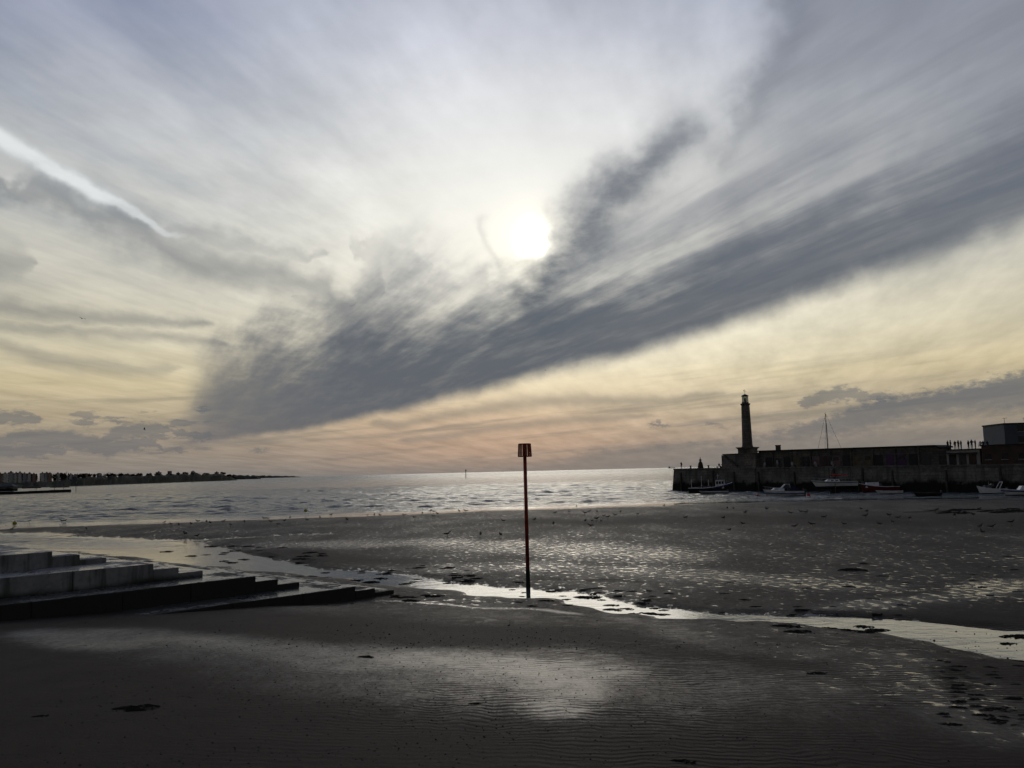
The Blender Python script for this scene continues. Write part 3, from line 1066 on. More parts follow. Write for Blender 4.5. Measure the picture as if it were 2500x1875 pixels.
# ================================================================== steps on the left
SDIR = Vector((0.69, 0.724, 0)).normalized()          # along the risers, towards the sea
TDIR = Vector((SDIR.y, -SDIR.x, 0))                   # out of the risers, towards the stream
ROT = Matrix((( SDIR.x, TDIR.x, 0, 0), (SDIR.y, TDIR.y, 0, 0), (0, 0, 1, 0), (0, 0, 0, 1)))
CORN = [(Vector((-20.3, 38.1, 0)), 2.99), (Vector((-16.1, 38.7, 0)), 2.30), (Vector((-11.95, 40.0, 0)), 1.51), (Vector((-7.65, 41.5, 0)), 0.74)]
O = CORN[3][0].copy()
steps = empty('sea_steps', (O.x, O.y, 0))
steps.rotation_euler = (0, 0, math.atan2(SDIR.y, SDIR.x))
tag(steps, 'broad grey concrete terraces stepping down to the beach on the left', 'steps')


def st_local(v):
    d = v - O
    return d.dot(SDIR), d.dot(Vector((-SDIR.y, SDIR.x, 0)))      # t to the left of s is positive here


for k, (cpt, zt) in enumerate(CORN):
    s0, t0 = st_local(cpt)
    zb = CORN[k + 1][1] - 0.04 if k < 3 else -0.8
    zprev = CORN[k - 1][1] if k else None
    back = 24.0
    # tread slab made of bays
    m = MB()
    m.box(-46, s0, t0 + 0.16, t0 + back, zb - 0.3, zt)
    m.build('terrace', M_CONC, steps)
    # riser panels with open joints, one object each
    s = s0 - 0.001
    i = 0
    while s > -34:
        L = [2.9, 3.4, 3.1][(i + k) % 3]
        mm = MB()
        a = 0.006 * ((i * 7 + k * 3) % 5 - 2)
        mm.box(s - L + 0.022, s, t0 + a, t0 + 0.157, zb - 0.25, zt + 0.003 * ((i + k) % 3), bev=0.022)
        mm.build('riser_panel', M_CONC, steps)
        s -= L
        i += 1
    # small steps at the seaward end
    n_s = 2 if k < 3 else 3
    dz = (zt - (CORN[k + 1][1] if k < 3 else 0.0)) / 3.0 if k < 3 else 0.21
    for j in range(1, n_s + 1):
        mm = MB()
        mm.box(s0 + 0.004 + (j - 1) * 1.16, s0 + j * 1.16, t0 + 0.01 * j, t0 + back, zb - 0.3, zt - dz * j, bev=0.02)
        mm.build('step', M_CONC, steps)

# ================================================================== red beacon
bp = ground(1141, 1273, -0.05)
DB = bp.y
topz = at_depth(1133, 958, DB).z
beacon = empty('beacon', (bp.x, bp.y, bp.z))
tag(beacon, 'tall red beacon post with a slatted can topmark standing in the wet sand', 'beacon')
hb = topz - bp.z
m = MB(); m.tube((0, 0, 0.95), (0, 0, hb - 0.05), 0.098, 0.090, 14); m.build('pole', M_RED, beacon, True)
m = MB(); m.lathe([(0.112, -0.8), (0.116, 0.0), (0.108, 0.5), (0.104, 0.9), (0.0985, 1.05)], 14); m.build('weed_covered_foot', M_WEEDY, beacon, True, 'black weed-grown foot of the post')
CH, R0, R1 = 0.70, 0.35, 0.315
z0, z1 = hb - CH, hb
can = empty('topmark'); can.parent = beacon
for (zz, rr, nm) in ((z0, R0, 'lower_ring'), (z1 - 0.05, R1, 'upper_ring')):
    m = MB()
    seg = 28
    rings = []
    for (r, z) in ((rr, zz), (rr, zz + 0.05), (rr - 0.03, zz + 0.05), (rr - 0.03, zz)):
        rings.append([m.bm.verts.new((r * math.cos(2 * math.pi * i / seg), r * math.sin(2 * math.pi * i / seg), z)) for i in range(seg)])
    for a in range(4):
        A, B = rings[a], rings[(a + 1) % 4]
        for i in range(seg):
            m.bm.faces.new((A[i], A[(i + 1) % seg], B[(i + 1) % seg], B[i]))
    for q in range(4):
        w = q * math.pi / 2 + 0.3
        m.tube((0, 0, zz + 0.025), ((rr - 0.02) * math.cos(w), (rr - 0.02) * math.sin(w), zz + 0.025), 0.014, seg=6)
    m.build(nm, M_RED, can)
NS = 16
for i in range(NS):
    w = 2 * math.pi * (i + 0.5) / NS
    m = MB()
    ca, sa = math.cos(w), math.sin(w)
    hw = 0.053
    vs = []
    for (r, z) in ((R0 + 0.002, z0 + 0.02), (R1 + 0.002, z1 - 0.02)):
        for dr in (0.0, 0.016):
            for sgn in (-1, 1):
                vs.append(m.bm.verts.new(((r + dr) * ca - sgn * hw * sa, (r + dr) * sa + sgn * hw * ca, z)))
    a, b_, c_, d_, e, f, g, h = vs
    for q in ((a, b_, d_, c_), (e, g, h, f), (a, e, f, b_), (c_, d_, h, g), (a, c_, g, e), (b_, f, h, d_)):
        m.bm.faces.new(q)
    m.build('slat', M_RED, can)

# ================================================================== harbour arm
PA, PB = at_depth(1456, 1030, 222.0), at_depth(2212, 1030, 157.0)
PE = Vector((PB.x - PA.x, PB.y - PA.y, 0)); LEN0 = PE.length; PE.normalize()
PN = Vector((PE.y, -PE.x, 0))
if PN.y > 0: PN = -PN                                   # faces the beach
ARM_RZ = math.atan2(PE.y, PE.x)
PBACK = -PN


def arm(s, t):
    """point on the arm: s along it from its seaward end, t back from the face"""
    q = Vector((PA.x, PA.y, 0)) + PE * s + PBACK * t
    return q.x, q.y


def arm_s(x_view):
    """distance along the arm's face for a view column"""
    d = ray(x_view, 1000)
    # solve PA + PE*s = k*(d.x, d.y)
    k = (PA.x * PE.y - PA.y * PE.x) / (d.x * PE.y - d.y * PE.x)
    return (Vector((d.x * k, d.y * k, 0)) - Vector((PA.x, PA.y, 0))).dot(PE)


def arm_t_s(x_view, t):
    """s for a thing standing t behind the face that shows in column x_view"""
    d = ray(x_view, 1000)
    ox, oy = arm(0, t)
    k = (ox * PE.y - oy * PE.x) / (d.x * PE.y - d.y * PE.x)
    return (Vector((d.x * k, d.y * k, 0)) - Vector((ox, oy, 0))).dot(PE)


def arm_frame(name):
    o = empty(name, (PA.x, PA.y, 0), ARM_RZ)
    return o


SGN = 1.0 if (Matrix.Rotation(-ARM_RZ, 3, 'Z') @ PBACK).y > 0 else -1.0
ZTOP = lambda s: 5.72 - 0.0068 * s
armo = arm_frame('harbour_pier')
tag(armo, 'long dark stone harbour arm reaching out into the sea on the right', 'pier')
S_END = LEN0 + 70.0
# main mass with a battered face, in lengths divided by upright joints
s = 0.0
k = 0
while s < S_END:
    L = 9.0 if k else 7.0
    e = min(s + L, S_END)
    m = MB()
    for (sa, ea) in ((s, e),):
        za, zb_ = ZTOP(sa), ZTOP(ea)
        bat = 0.35
        endb = -0.7 if k == 0 else 0.0
        pr = 0.06 * (k % 3)
        v = [m.bm.verts.new(q) for q in (
            (sa + endb, SGN * -(bat + pr), -1.5), (ea - 0.05, SGN * -(bat + pr), -1.5), (ea - 0.05, SGN * (0 - pr), zb_ - 0.36), (sa, SGN * (0 - pr), za - 0.36),
            (sa + endb, SGN * 14.0, -1.5), (ea - 0.05, SGN * 14.0, -1.5), (ea - 0.05, SGN * 14.0, zb_ - 0.36), (sa, SGN * 14.0, za - 0.36))]
        for q in ((0, 1, 2, 3), (5, 4, 7, 6), (4, 0, 3, 7), (1, 5, 6, 2), (3, 2, 6, 7), (4, 5, 1, 0)):
            m.bm.faces.new([v[i] for i in q])
    m.build('wall_section', M_QUAY, armo)
    # coping stones, one each
    cs = s
    while cs < e - 0.2:
        ce = min(cs + 2.24, e)
        mc = MB()
        mc.box(cs + 0.01, ce - 0.01, *sorted((SGN * -0.22, SGN * 1.6)), ZTOP(cs) - 0.355, ZTOP(cs) - 0.02, bev=0.03)
        mc.build('coping_stone', M_QUAY, armo)
        cs = ce
    s = e
    k += 1
m = MB()
v = [m.bm.verts.new(q) for q in ((0.0, SGN * 1.6, ZTOP(0) - 0.04), (S_END, SGN * 1.6, ZTOP(S_END) - 0.04), (S_END, SGN * 13.9, ZTOP(S_END) - 0.04), (0.0, SGN * 13.9, ZTOP(0) - 0.04),
                                 (0.0, SGN * 1.6, ZTOP(0) - 0.35), (S_END, SGN * 1.6, ZTOP(S_END) - 0.35), (S_END, SGN * 13.9, ZTOP(S_END) - 0.35), (0.0, SGN * 13.9, ZTOP(0) - 0.35))]
for q in ((0, 1, 2, 3), (7, 6, 5, 4), (0, 4, 5, 1), (2, 6, 7, 3), (0, 3, 7, 4), (1, 5, 6, 2)):
    m.bm.faces.new([v[i] for i in q])
m.build('deck', M_QUAY, armo)
for i in range(15):
    sx = 3.0 + i * 8.2 + rnd.uniform(-2.4, 2.4)
    m = MB()
    zt = ZTOP(sx) - rnd.choice((0.4, 0.6, 1.0))
    m.box(sx - 0.14, sx + 0.14, *sorted((SGN * -0.75, SGN * -0.30)), -1.0, zt)
    m.build('fender_pile', M_TIMBER, armo)
for sx in (14.0, 49.0, 76.0):
    m = MB()
    for dx_ in (-0.22, 0.22):
        m.tube((sx + dx_, SGN * -0.62, 0.0), (sx + dx_, SGN * -0.30, ZTOP(sx) - 0.1), 0.03, seg=5)
    for j in range(16):
        zz = 0.3 + j * 0.32
        m.tube((sx - 0.22, SGN * (-0.60 + 0.02 * j), zz), (sx + 0.22, SGN * (-0.60 + 0.02 * j), zz), 0.018, seg=5)
    m.build('ladder', M_IRON, armo)

# upper wall and stores on the arm
TB = 5.0                                                # set back from the face
s_a, s_b = arm_t_s(1570, TB), arm_t_s(2040, TB)
s_m = arm_t_s(1640, TB)
st_ = arm_frame('harbour_store')
tag(st_, 'long low dark store along the harbour arm with one chimney on its roof', 'building')
zq = lambda s: ZTOP(s) - 0.04
m = MB()
v = []
for (s0, z) in ((s_m, 9.30), (s_b - 1.0, 9.02)):
    for tt in (TB, TB + 5.5):
        v.append((m.bm.verts.new((s0, SGN * tt, zq(s0))), m.bm.verts.new((s0, SGN * tt, z))))
(a0, a1), (b0, b1), (c0, c1), (d0, d1) = v
for q in ((a0, c0, c1, a1), (d0, b0, b1, d1), (b0, a0, a1, b1), (c0, d0, d1, c1), (a1, c1, d1, b1), (b0, d0, c0, a0)):
    m.bm.faces.new(q)
m.build('wall', M_WALLSTONE, st_)
m = MB()
v = []
for (s0, z) in ((s_m - 0.1, 9.303), (s_b - 1.6, 9.023), (s_b - 0.7, 8.7)):
    v.append([m.bm.verts.new((s0, SGN * tt, z + dz)) for tt, dz in ((TB - 0.35, 0), (TB + 5.8, 0), (TB + 5.8, 0.26), (TB - 0.35, 0.26))])
for A, B in zip(v[:-1], v[1:]):
    for i in range(4):
        m.bm.faces.new((A[i], A[(i + 1) % 4], B[(i + 1) % 4], B[i]))
m.bm.faces.new(v[0]); m.bm.faces.new(v[-1])
m.build('roof', M_TAR, st_)
ch = arm_t_s(1683, TB + 2)
m = MB(); m.box(ch - 0.42, ch + 0.42, *sorted((SGN * (TB + 1.5), SGN * (TB + 2.4))), 9.2, 10.55); m.box(ch - 0.5, ch + 0.5, *sorted((SGN * (TB + 1.42), SGN * (TB + 2.48))), 10.552, 10.75)
m.build('chimney', M_WALLSTONE, st_)
nb = 16
for i in range(nb):
    sx = s_m + 1.5 + (s_b - s_m - 4.0) * (i + 0.5) / nb
    mt = [M_TAR, M_WALLSTONE, M_TAR, M_OCHRE, M_TAR, M_PINK, M_REDBRICK, M_PINK, M_TAR, M_OCHRE, M_OCHRE, M_TAR, M_PURPLE, M_PURPLE, M_TAR, M_IRON][i]
    w = (s_b - s_m - 4.0) / nb * 0.36
    zz = zq(sx)
    d = MB(); d.box(sx - w, sx + w, *sorted((SGN * (TB - 0.06), SGN * (TB + 0.1))), zz + 0.03, zz + 2.35)
    dd = d.build('door', mt, st_)
    if i % 3 == 1:
        d = MB(); d.box(sx - w * 0.7, sx + w * 0.7, *sorted((SGN * (TB - 0.09), SGN * (TB - 0.064))), zz + 1.3, zz + 2.1); d.build('window', M_WINDOW, dd)
    if i % 2 == 0:
        d = MB(); d.box(sx + w * 1.15, sx + w * 1.15 + 0.35, *sorted((SGN * (TB - 0.22), SGN * (TB + 0.05))), zz + 0.02, 9.0); d.build('pilaster', M_WALLSTONE, st_)

# stone platform under the lighthouse
pl = arm_frame('stone_platform')
tag(pl, 'square stone platform with an outside stair under the lighthouse', 'platform')
m = MB(); m.box(s_a, s_m - 0.12, *sorted((SGN * (TB - 1.3), SGN * (TB + 5.0))), zq(s_m) - 0.1, 8.85); m.build('wall', M_TOWER, pl)
m = MB(); m.box(s_a - 0.18, s_m - 0.1, *sorted((SGN * (TB - 1.5), SGN * (TB + 5.1))), 8.853, 9.05); m.build('coping', M_TOWER, pl)
nst = 13
for j in range(nst):
    m = MB()
    zz = zq(s_a) + (8.7 - zq(s_a)) * (nst - j) / nst
    m.box(s_a + 0.4 + j * 0.36, s_a + 0.75 + j * 0.36, *sorted((SGN * (TB - 2.5), SGN * (TB - 1.31))), zq(s_a), zz)
    m.build('stair_tread', M_TOWER, pl)

# ================================================================== lighthouse
SL = arm_t_s(1616.5, TB + 1.6)
lx, ly = arm(SL, TB + 1.6)
KL = ly / 1855.0
lh = empty('lighthouse', (lx, ly, 0), ARM_RZ + 0.25)
tag(lh, 'tapering stone lighthouse with a glazed lantern on the harbour arm', 'lighthouse')


def LZ(yv):
    return at_depth(1614, yv, ly).z


zp0, zp1, zs1, zl1 = 9.06, LZ(966), LZ(872), LZ(855.5)
m = MB()
m.box(-1.80, 1.80, -1.80, 1.80, zp0 - 0.2, zp1 - 0.42, bev=0.04)
m.build('pedestal', M_TOWER, lh)
m = MB(); m.box(-1.95, 1.95, -1.95, 1.95, zp1 - 0.418, zp1 - 0.22); m.box(-2.15, 2.15, -2.15, 2.15, zp1 - 0.218, zp1); m.build('cornice', M_TOWER, lh)
m = MB(); m.box(-0.45, 0.45, -1.86, -1.795, zp0 + 0.05, zp0 + 1.1); m.build('doorway', M_IRON, lh)
m = MB()
m.lathe([(1.36, zp1 + 0.002), (1.36, zp1 + 0.28), (1.27, zp1 + 0.36), (1.24, zp1 + 0.9), (1.20, zp1 + 2.5), (1.02, zs1 - 0.9), (0.98, zs1 - 0.55)], 12)
m.build('shaft', M_TOWER, lh)
m = MB()
m.lathe([(0.985, zs1 - 0.548), (1.02, zs1 - 0.4), (1.16, zs1 - 0.2), (1.22, zs1 - 0.12), (1.22, zs1 + 0.02), (1.0, zs1 + 0.03)], 16)
m.build('gallery', M_TOWER, lh)
m = MB(); m.lathe([(0.86, zs1 + 0.032), (0.86, zs1 + 0.34), (0.80, zs1 + 0.36)], 12); m.build('lantern_base', M_IRON, lh)
lan = empty('lantern'); lan.parent = lh
gz0, gz1 = zs1 + 0.362, zl1 - 0.05
for i in range(8):
    w = 2 * math.pi * i / 8
    w2 = 2 * math.pi * (i + 1) / 8
    m = MB(); m.tube((0.78 * math.cos(w), 0.78 * math.sin(w), gz0), (0.78 * math.cos(w), 0.78 * math.sin(w), gz1), 0.045, seg=6); m.build('glazing_bar', M_IRON, lan)
    m = MB()
    f = 0.07
    p0 = Vector((0.775 * math.cos(w), 0.775 * math.sin(w), 0)); p1 = Vector((0.775 * math.cos(w2), 0.775 * math.sin(w2), 0))
    q0, q1 = p0.lerp(p1, f), p0.lerp(p1, 1 - f)
    nn = Vector((math.cos((w + w2) / 2), math.sin((w + w2) / 2), 0)) * 0.012
    vs = [m.bm.verts.new(q) for q in (q0 + Vector((0, 0, gz0 + .01)), q1 + Vector((0, 0, gz0 + .01)), q1 + Vector((0, 0, gz1 - .01)), q0 + Vector((0, 0, gz1 - .01)))]
    vs2 = [m.bm.verts.new(v_.co - nn) for v_ in vs]
    m.bm.faces.new(vs); m.bm.faces.new(vs2[::-1])
    for a in range(4):
        m.bm.faces.new((vs[a], vs2[a], vs2[(a + 1) % 4], vs[(a + 1) % 4]))
    m.build('pane', M_GLASS, lan)
m = MB(); m.lathe([(0.16, gz0), (0.2, gz0 + 0.5), (0.2, gz0 + 0.9), (0.1, gz0 + 1.1)], 10); m.build('lamp', M_IRON, lan)
m = MB(); m.lathe([(0.90, zl1 - 0.048), (0.92, zl1 + 0.06), (0.74, zl1 + 0.20), (0.42, zl1 + 0.36), (0.14, zl1 + 0.44), (0.10, zl1 + 0.56)], 14); rf = m.build('dome', M_IRON, lh, True)
vz = zl1 + 0.55
m = MB()
m.tube((0, 0, vz), (0, 0, vz + 1.15), 0.04, 0.025, 6)
m.tube((-0.42, 0, vz + 0.55), (0.42, 0, vz + 0.55), 0.028, seg=5); m.tube((0, -0.42, vz + 0.55), (0, 0.42, vz + 0.55), 0.028, seg=5)
m.tube((-0.3, 0.05, vz + 0.85), (0.35, -0.05, vz + 0.85), 0.028, 0.02, 5)
m.box(-0.34, -0.16, 0.02, 0.05, vz + 0.78, vz + 0.95)
m.build('weather_vane', M_IRON, rf)

# ================================================================== buildings at the landward end of the arm
def arm_building(name, x0, x1, t0, t1, z0f, z1, mat, label, roofmat=M_TAR, over=0.2):
    o = arm_frame(name)
    tag(o, label, 'building')
    sa, sb = arm_t_s(x0, t0), arm_t_s(x1, t0)
    m = MB(); m.box(sa, sb, *sorted((SGN * t0, SGN * t1)), z0f, z1); m.build('wall', mat, o)
    m = MB(); m.box(sa - over, sb + over, *sorted((SGN * (t0 - over), SGN * (t1 + over))), z1 + 0.003, z1 + 0.18); m.build('roof', roofmat, o)
    return o, sa, sb


def zat(xv, yv, s, t):
    return at_depth(xv, yv, arm(s, t)[1]).z


ZW = zat(2090, 969.5, arm_t_s(2090, 4.0), 4.0)
bA, sa, sb = arm_building('terrace_bar', 2046, 2118, 4.0, 9.5, 4.8, ZW - 0.18, M_PALEWALL, 'low pale walled bar with people standing on its flat roof')
for i in range(3):
    s0 = sa + (sb - sa) * (0.18 + 0.3 * i)
    d = MB(); d.box(s0 - 0.7, s0 + 0.7, *sorted((SGN * 3.93, SGN * 4.1)), ZTOP(s0), ZTOP(s0) + 2.0); d.build('door', [M_TAR, M_IRON, M_REDBRICK][i], bA)
    d = MB(); d.box(s0 - 0.95, s0 + 0.95, *sorted((SGN * 3.5, SGN * 3.99)), ZTOP(s0) + 2.12, ZTOP(s0) + 2.3); d.build('canopy', M_TAR, bA)
bB, sa2, sb2 = arm_building('brick_store', 2122, 2320, 3.6, 10.0, 4.6, ZW + 0.45, M_REDBRICK, 'dark red brick store beside the pale bar on the harbour arm')
for i in range(5):
    s0 = sa2 + 1.2 + i * 3.0
    d = MB(); d.box(s0 - 0.55, s0 + 0.55, *sorted((SGN * 3.53, SGN * 3.7)), ZTOP(s0) + 0.9, ZTOP(s0) + 2.0); w = d.build('window', M_WINDOW, bB)
    d = MB(); d.box(s0 - 0.65, s0 + 0.65, *sorted((SGN * 3.42, SGN * 3.595)), ZTOP(s0) + 0.76, ZTOP(s0) + 0.89); d.build('sill', M_PALEWALL, w)
tb = at_depth(2170, 960, 205.0); tt_ = at_depth(2168, 914, 205.0); tr_ = at_depth(2330, 914, 205.0)
bC = empty('grey_block', (tt_.x, 205.0, 0), -0.12)
tag(bC, 'tall blue grey flat roofed block with two aerials behind the harbour arm', 'building')
bw = tr_.x - tt_.x
m = MB(); m.box(0, bw, 0, 12, 0.0, tt_.z - 0.3); m.build('wall', M_GREYBLOCK, bC)
m = MB(); m.box(-0.15, bw + 0.15, -0.15, 12.15, tt_.z - 0.298, tt_.z); m.build('parapet', M_TAR, bC)
for i in range(3):
    for j in range(3):
        m = MB(); m.box(3.0 + i * 4.2, 4.4 + i * 4.2, -0.03, 0.1, 7.2 + j * 2.7, 8.7 + j * 2.7); w = m.build('window', M_WINDOW, bC)
        m = MB(); m.box(2.9 + i * 4.2, 4.5 + i * 4.2, -0.12, -0.035, 7.05 + j * 2.7, 7.19 + j * 2.7); m.build('sill', M_PALEWALL, w)
for xx, hh in ((0.45, 1.25), (4.9, 1.15)):
    m = MB()
    m.tube((xx, 0.6, tt_.z), (xx, 0.6, tt_.z + hh), 0.05, seg=5)
    m.tube((xx - 0.3, 0.6, tt_.z + hh - 0.08), (xx + 0.65, 0.6, tt_.z + hh + 0.02), 0.035, seg=5)
    for q in (-0.2, 0.1, 0.4):
        m.tube((xx + q, 0.2, tt_.z + hh - 0.05), (xx + q, 1.0, tt_.z + hh - 0.05), 0.025, seg=5)
    m.build('aerial', M_IRON, bC)

# ================================================================== people
def figure_mesh(name, joints, edges, radii, mat):
    me = bpy.data.meshes.new(name)
    me.from_pydata([Vector(j) for j in joints], edges, [])
    o = bpy.data.objects.new(name, me)
    COL.objects.link(o)
    sk = o.modifiers.new('skin', 'SKIN')
    sk.use_smooth_shade = True
    for i, r in enumerate(radii):
        me.skin_vertices[0].data[i].radius = (r, r)
    me.skin_vertices[0].data[0].use_root = True
    sb_ = o.modifiers.new('sub', 'SUBSURF'); sb_.levels = 1; sb_.render_levels = 1
    dg = bpy.context.evaluated_depsgraph_get()
    ev = o.evaluated_get(dg)
    out_me = bpy.data.meshes.new_from_object(ev)
    out_me.name = name
    out_me.materials.clear(); out_me.materials.append(mat)
    bpy.data.objects.remove(o)
    return out_me


def standing(name, mat, arms=0):
    J = [(0, 0, 0.95), (0, 0, 1.18), (0, 0, 1.40), (0, 0, 1.50), (0, -0.02, 1.60), (0, -0.01, 1.71),
         (-0.19, 0, 1.40), (-0.24, 0.0, 1.12), (-0.22, -0.10, 0.88), (0.19, 0, 1.40), (0.25, 0.02, 1.12), (0.23, -0.08, 0.88),
         (-0.10, 0, 0.88), (-0.11, -0.01, 0.48), (-0.12, 0.02, 0.06), (-0.13, -0.14, 0.03), (0.10, 0, 0.88), (0.12, -0.02, 0.48), (0.13, 0.02, 0.06), (0.15, -0.14, 0.03)]
    if arms == 1:          # one hand raised to the face
        J[10] = (0.30, -0.12, 1.18); J[11] = (0.14, -0.26, 1.46)
    if arms == 2:          # hands together in front
        J[8] = (-0.06, -0.24, 1.08); J[11] = (0.06, -0.24, 1.08)
    Ed = [(0, 1), (1, 2), (2, 3), (3, 4), (4, 5), (2, 6), (6, 7), (7, 8), (2, 9), (9, 10), (10, 11), (0, 12), (12, 13), (13, 14), (14, 15), (0, 16), (16, 17), (17, 18), (18, 19)]
    R = [0.155, 0.145, 0.165, 0.06, 0.105, 0.085, 0.075, 0.055, 0.04, 0.075, 0.055, 0.04, 0.095, 0.07, 0.05, 0.04, 0.095, 0.07, 0.05, 0.04]
    return figure_mesh(name, J, Ed, R, mat)


def seated(name, mat):
    J = [(0, 0, 0.50), (0, 0.03, 0.75), (0, 0.02, 0.97), (0, 0.0, 1.06), (0, -0.03, 1.16), (0, -0.03, 1.26),
         (-0.19, 0, 0.96), (-0.24, -0.10, 0.72), (-0.14, -0.32, 0.62), (0.19, 0, 0.96), (0.24, -0.10, 0.72), (0.14, -0.32, 0.62),
         (-0.10, -0.05, 0.48), (-0.13, -0.44, 0.50), (-0.13, -0.44, 0.08), (-0.13, -0.58, 0.04), (0.10, -0.05, 0.48), (0.13, -0.44, 0.50), (0.13, -0.42, 0.08), (0.13, -0.56, 0.04)]
    Ed = [(0, 1), (1, 2), (2, 3), (3, 4), (4, 5), (2, 6), (6, 7), (7, 8), (2, 9), (9, 10), (10, 11), (0, 12), (12, 13), (13, 14), (14, 15), (0, 16), (16, 17), (17, 18), (18, 19)]
    R = [0.16, 0.15, 0.165, 0.06, 0.105, 0.085, 0.075, 0.055, 0.04, 0.075, 0.055, 0.04, 0.095, 0.07, 0.05, 0.04, 0.095, 0.07, 0.05, 0.04]
    return figure_mesh(name, J, Ed, R, mat)


FIG = [standing('person', M_CLOTH[0], 0), standing('person', M_CLOTH[1], 2), standing('person', M_CLOTH[2], 1), standing('person', M_CLOTH[3], 0)]
SIT = [seated('person', M_CLOTH[0]), seated('person', M_CLOTH[3]), seated('person', M_CLOTH[1])]
ZR = ZW + 0.003
ROOF = 'people standing on the bar roof'
for i, (xv, f, sc, lab) in enumerate([
        (2050, 0, 1.05, 'dark clad person at the left end of the group on the bar roof'), (2056, 1, 1.12, 'tall person second from the left on the bar roof'),
        (2066, 2, 1.0, 'person third from the left on the bar roof'), (2073, 0, 1.06, 'person fourth from the left on the bar roof'),
        (2079, 1, 1.0, 'person fifth from the left on the bar roof'), (2095, 0, 1.0, 'person just right of the gap on the bar roof'),
        (2102, 1, 1.06, 'tallest person of the right hand cluster on the bar roof'), (2110, 2, 1.0, 'person at the right end of the bar roof')]):
    tt = 4.9 + (i % 3) * 0.5
    s0 = arm_t_s(xv, tt)
    xx, yy = arm(s0, tt)
    tag(put('person', FIG[f], (xx, yy, ZR), rnd.uniform(-2.5, 2.5), sc), lab, 'person', ROOF)
ZB = ZW + 0.633
for i, (xv, f, lab) in enumerate([(2121, 1, 'person sitting at the left edge of the brick store roof'), (2127, 0, 'person sitting second along the edge of the brick store roof'), (2136, 2, 'person sitting farthest right on the brick store roof')]):
    s0 = arm_t_s(xv, 4.4); xx, yy = arm(s0, 4.4)
    tag(put('person', SIT[f], (xx, yy, ZB - 0.42), ARM_RZ + 0.3 * i), lab, 'person', 'people sitting on the brick store roof')
s0 = arm_t_s(1471.5, 1.5); xx, yy = arm(s0, 1.5)
tag(put('person', FIG[2], (xx, yy, ZTOP(s0) - 0.02), 2.4, 1.0), 'lone person standing at the seaward end of the harbour arm', 'person')
for i, (xv, tt, f, k, lab) in enumerate([
        (1652, 3.2, 1, 's', 'pale clad person sitting by the store wall nearest the lighthouse'), (1679, 3.4, 3, 'f', 'pale clad person standing below the store chimney'),
        (1684, 3.4, 0, 'f', 'dark clad person standing below the store chimney'), (1711, 3.0, 1, 's', 'pale clad person sitting alone midway along the store wall'), (1761, 3.2, 1, 's', 'pale clad person sitting left of the yacht mast'), (1797, 3.4, 1, 's', 'pale clad person sitting right of the yacht mast'),
        (1560, 4.2, 0, 's', 'dark person sitting against the stone platform'), (1553, 3.0, 2, 's', 'dark person sitting on the open quay near the platform')]):
    s0 = arm_t_s(xv, tt); xx, yy = arm(s0, tt)
    me = FIG[f] if k == 'f' else SIT[f]
    tag(put('person', me, (xx, yy, ZTOP(s0) - (0.038 if k == 'f' else 0.038)), ARM_RZ + 0.2 * i, 1.0), lab, 'person', 'people on the harbour arm')
# bench seats under the sitting people
for xv, tt in ((1652, 3.2), (1711, 3.0), (1761, 3.2), (1797, 3.4), (1560, 4.2), (1553, 3.0)):
    s0 = arm_t_s(xv, tt); xx, yy = arm(s0, tt)
    bo = empty('bench', (xx, yy, ZTOP(s0) - 0.037), ARM_RZ)
    nm = {1652: 'nearest the lighthouse', 1711: 'midway along the store wall', 1761: 'left of the yacht mast', 1797: 'right of the yacht mast', 1560: 'against the stone platform', 1553: 'on the open quay near the platform'}[xv]
    tag(bo, 'plain dark bench ' + nm, 'bench', 'benches on the harbour arm')
    m = MB(); m.box(-0.8, 0.8, -0.12, 0.30, 0.36, 0.42); m.build('seat', M_TIMBER, bo)
    for q in (-0.65, 0.65):
        m = MB(); m.box(q - 0.05, q + 0.05, -0.08, 0.26, 0.0, 0.358); m.build('leg', M_IRON, bo)

# ================================================================== figure statue and quay furniture
s0 = arm_t_s(1513, 2.2); xx, yy = arm(s0, 2.2)
stt = empty('statue', (xx, yy, ZTOP(s0) - 0.02))
tag(stt, 'bell skirted bronze figure of a woman on the end of the harbour arm', 'statue')
m = MB(); m.lathe([(0.78, 0.0), (0.78, 0.18), (0.72, 0.182)], 16); m.build('plinth', M_QUAY, stt)
m = MB(); m.lathe([(0.70, 0.184), (0.68, 0.5), (0.62, 0.95), (0.50, 1.35), (0.32, 1.66), (0.20, 1.80)], 18); m.build('skirt', M_BRONZE, stt, True)
m = MB(); m.lathe([(0.19, 1.79), (0.17, 1.9), (0.25, 2.12), (0.22, 2.26), (0.08, 2.32), (0.075, 2.40)], 14)
for sg in (-1, 1):
    m.tube((sg * 0.22, 0, 2.22), (sg * 0.32, -0.06, 1.98), 0.07, 0.05, 7); m.tube((sg * 0.32, -0.06, 1.98), (sg * 0.14, -0.22, 1.90), 0.05, 0.04, 7)
m.build('torso', M_BRONZE, stt, True)
m = MB(); m.ball((0, 0, 2.50), 0.12, 10, (0.9, 1, 1.15)); m.tube((0, 0, 2.58), (0, 0, 2.85), 0.09, 0.03, 8); m.build('head', M_BRONZE, stt, True)
BOL = MB(); BOL.lathe([(0.22, 0.0), (0.22, 0.06), (0.15, 0.10), (0.14, 0.42), (0.24, 0.50), (0.24, 0.58), (0.12, 0.64)], 12)
bol_me = BOL.mesh('mooring_bollard', M_IRON, True)
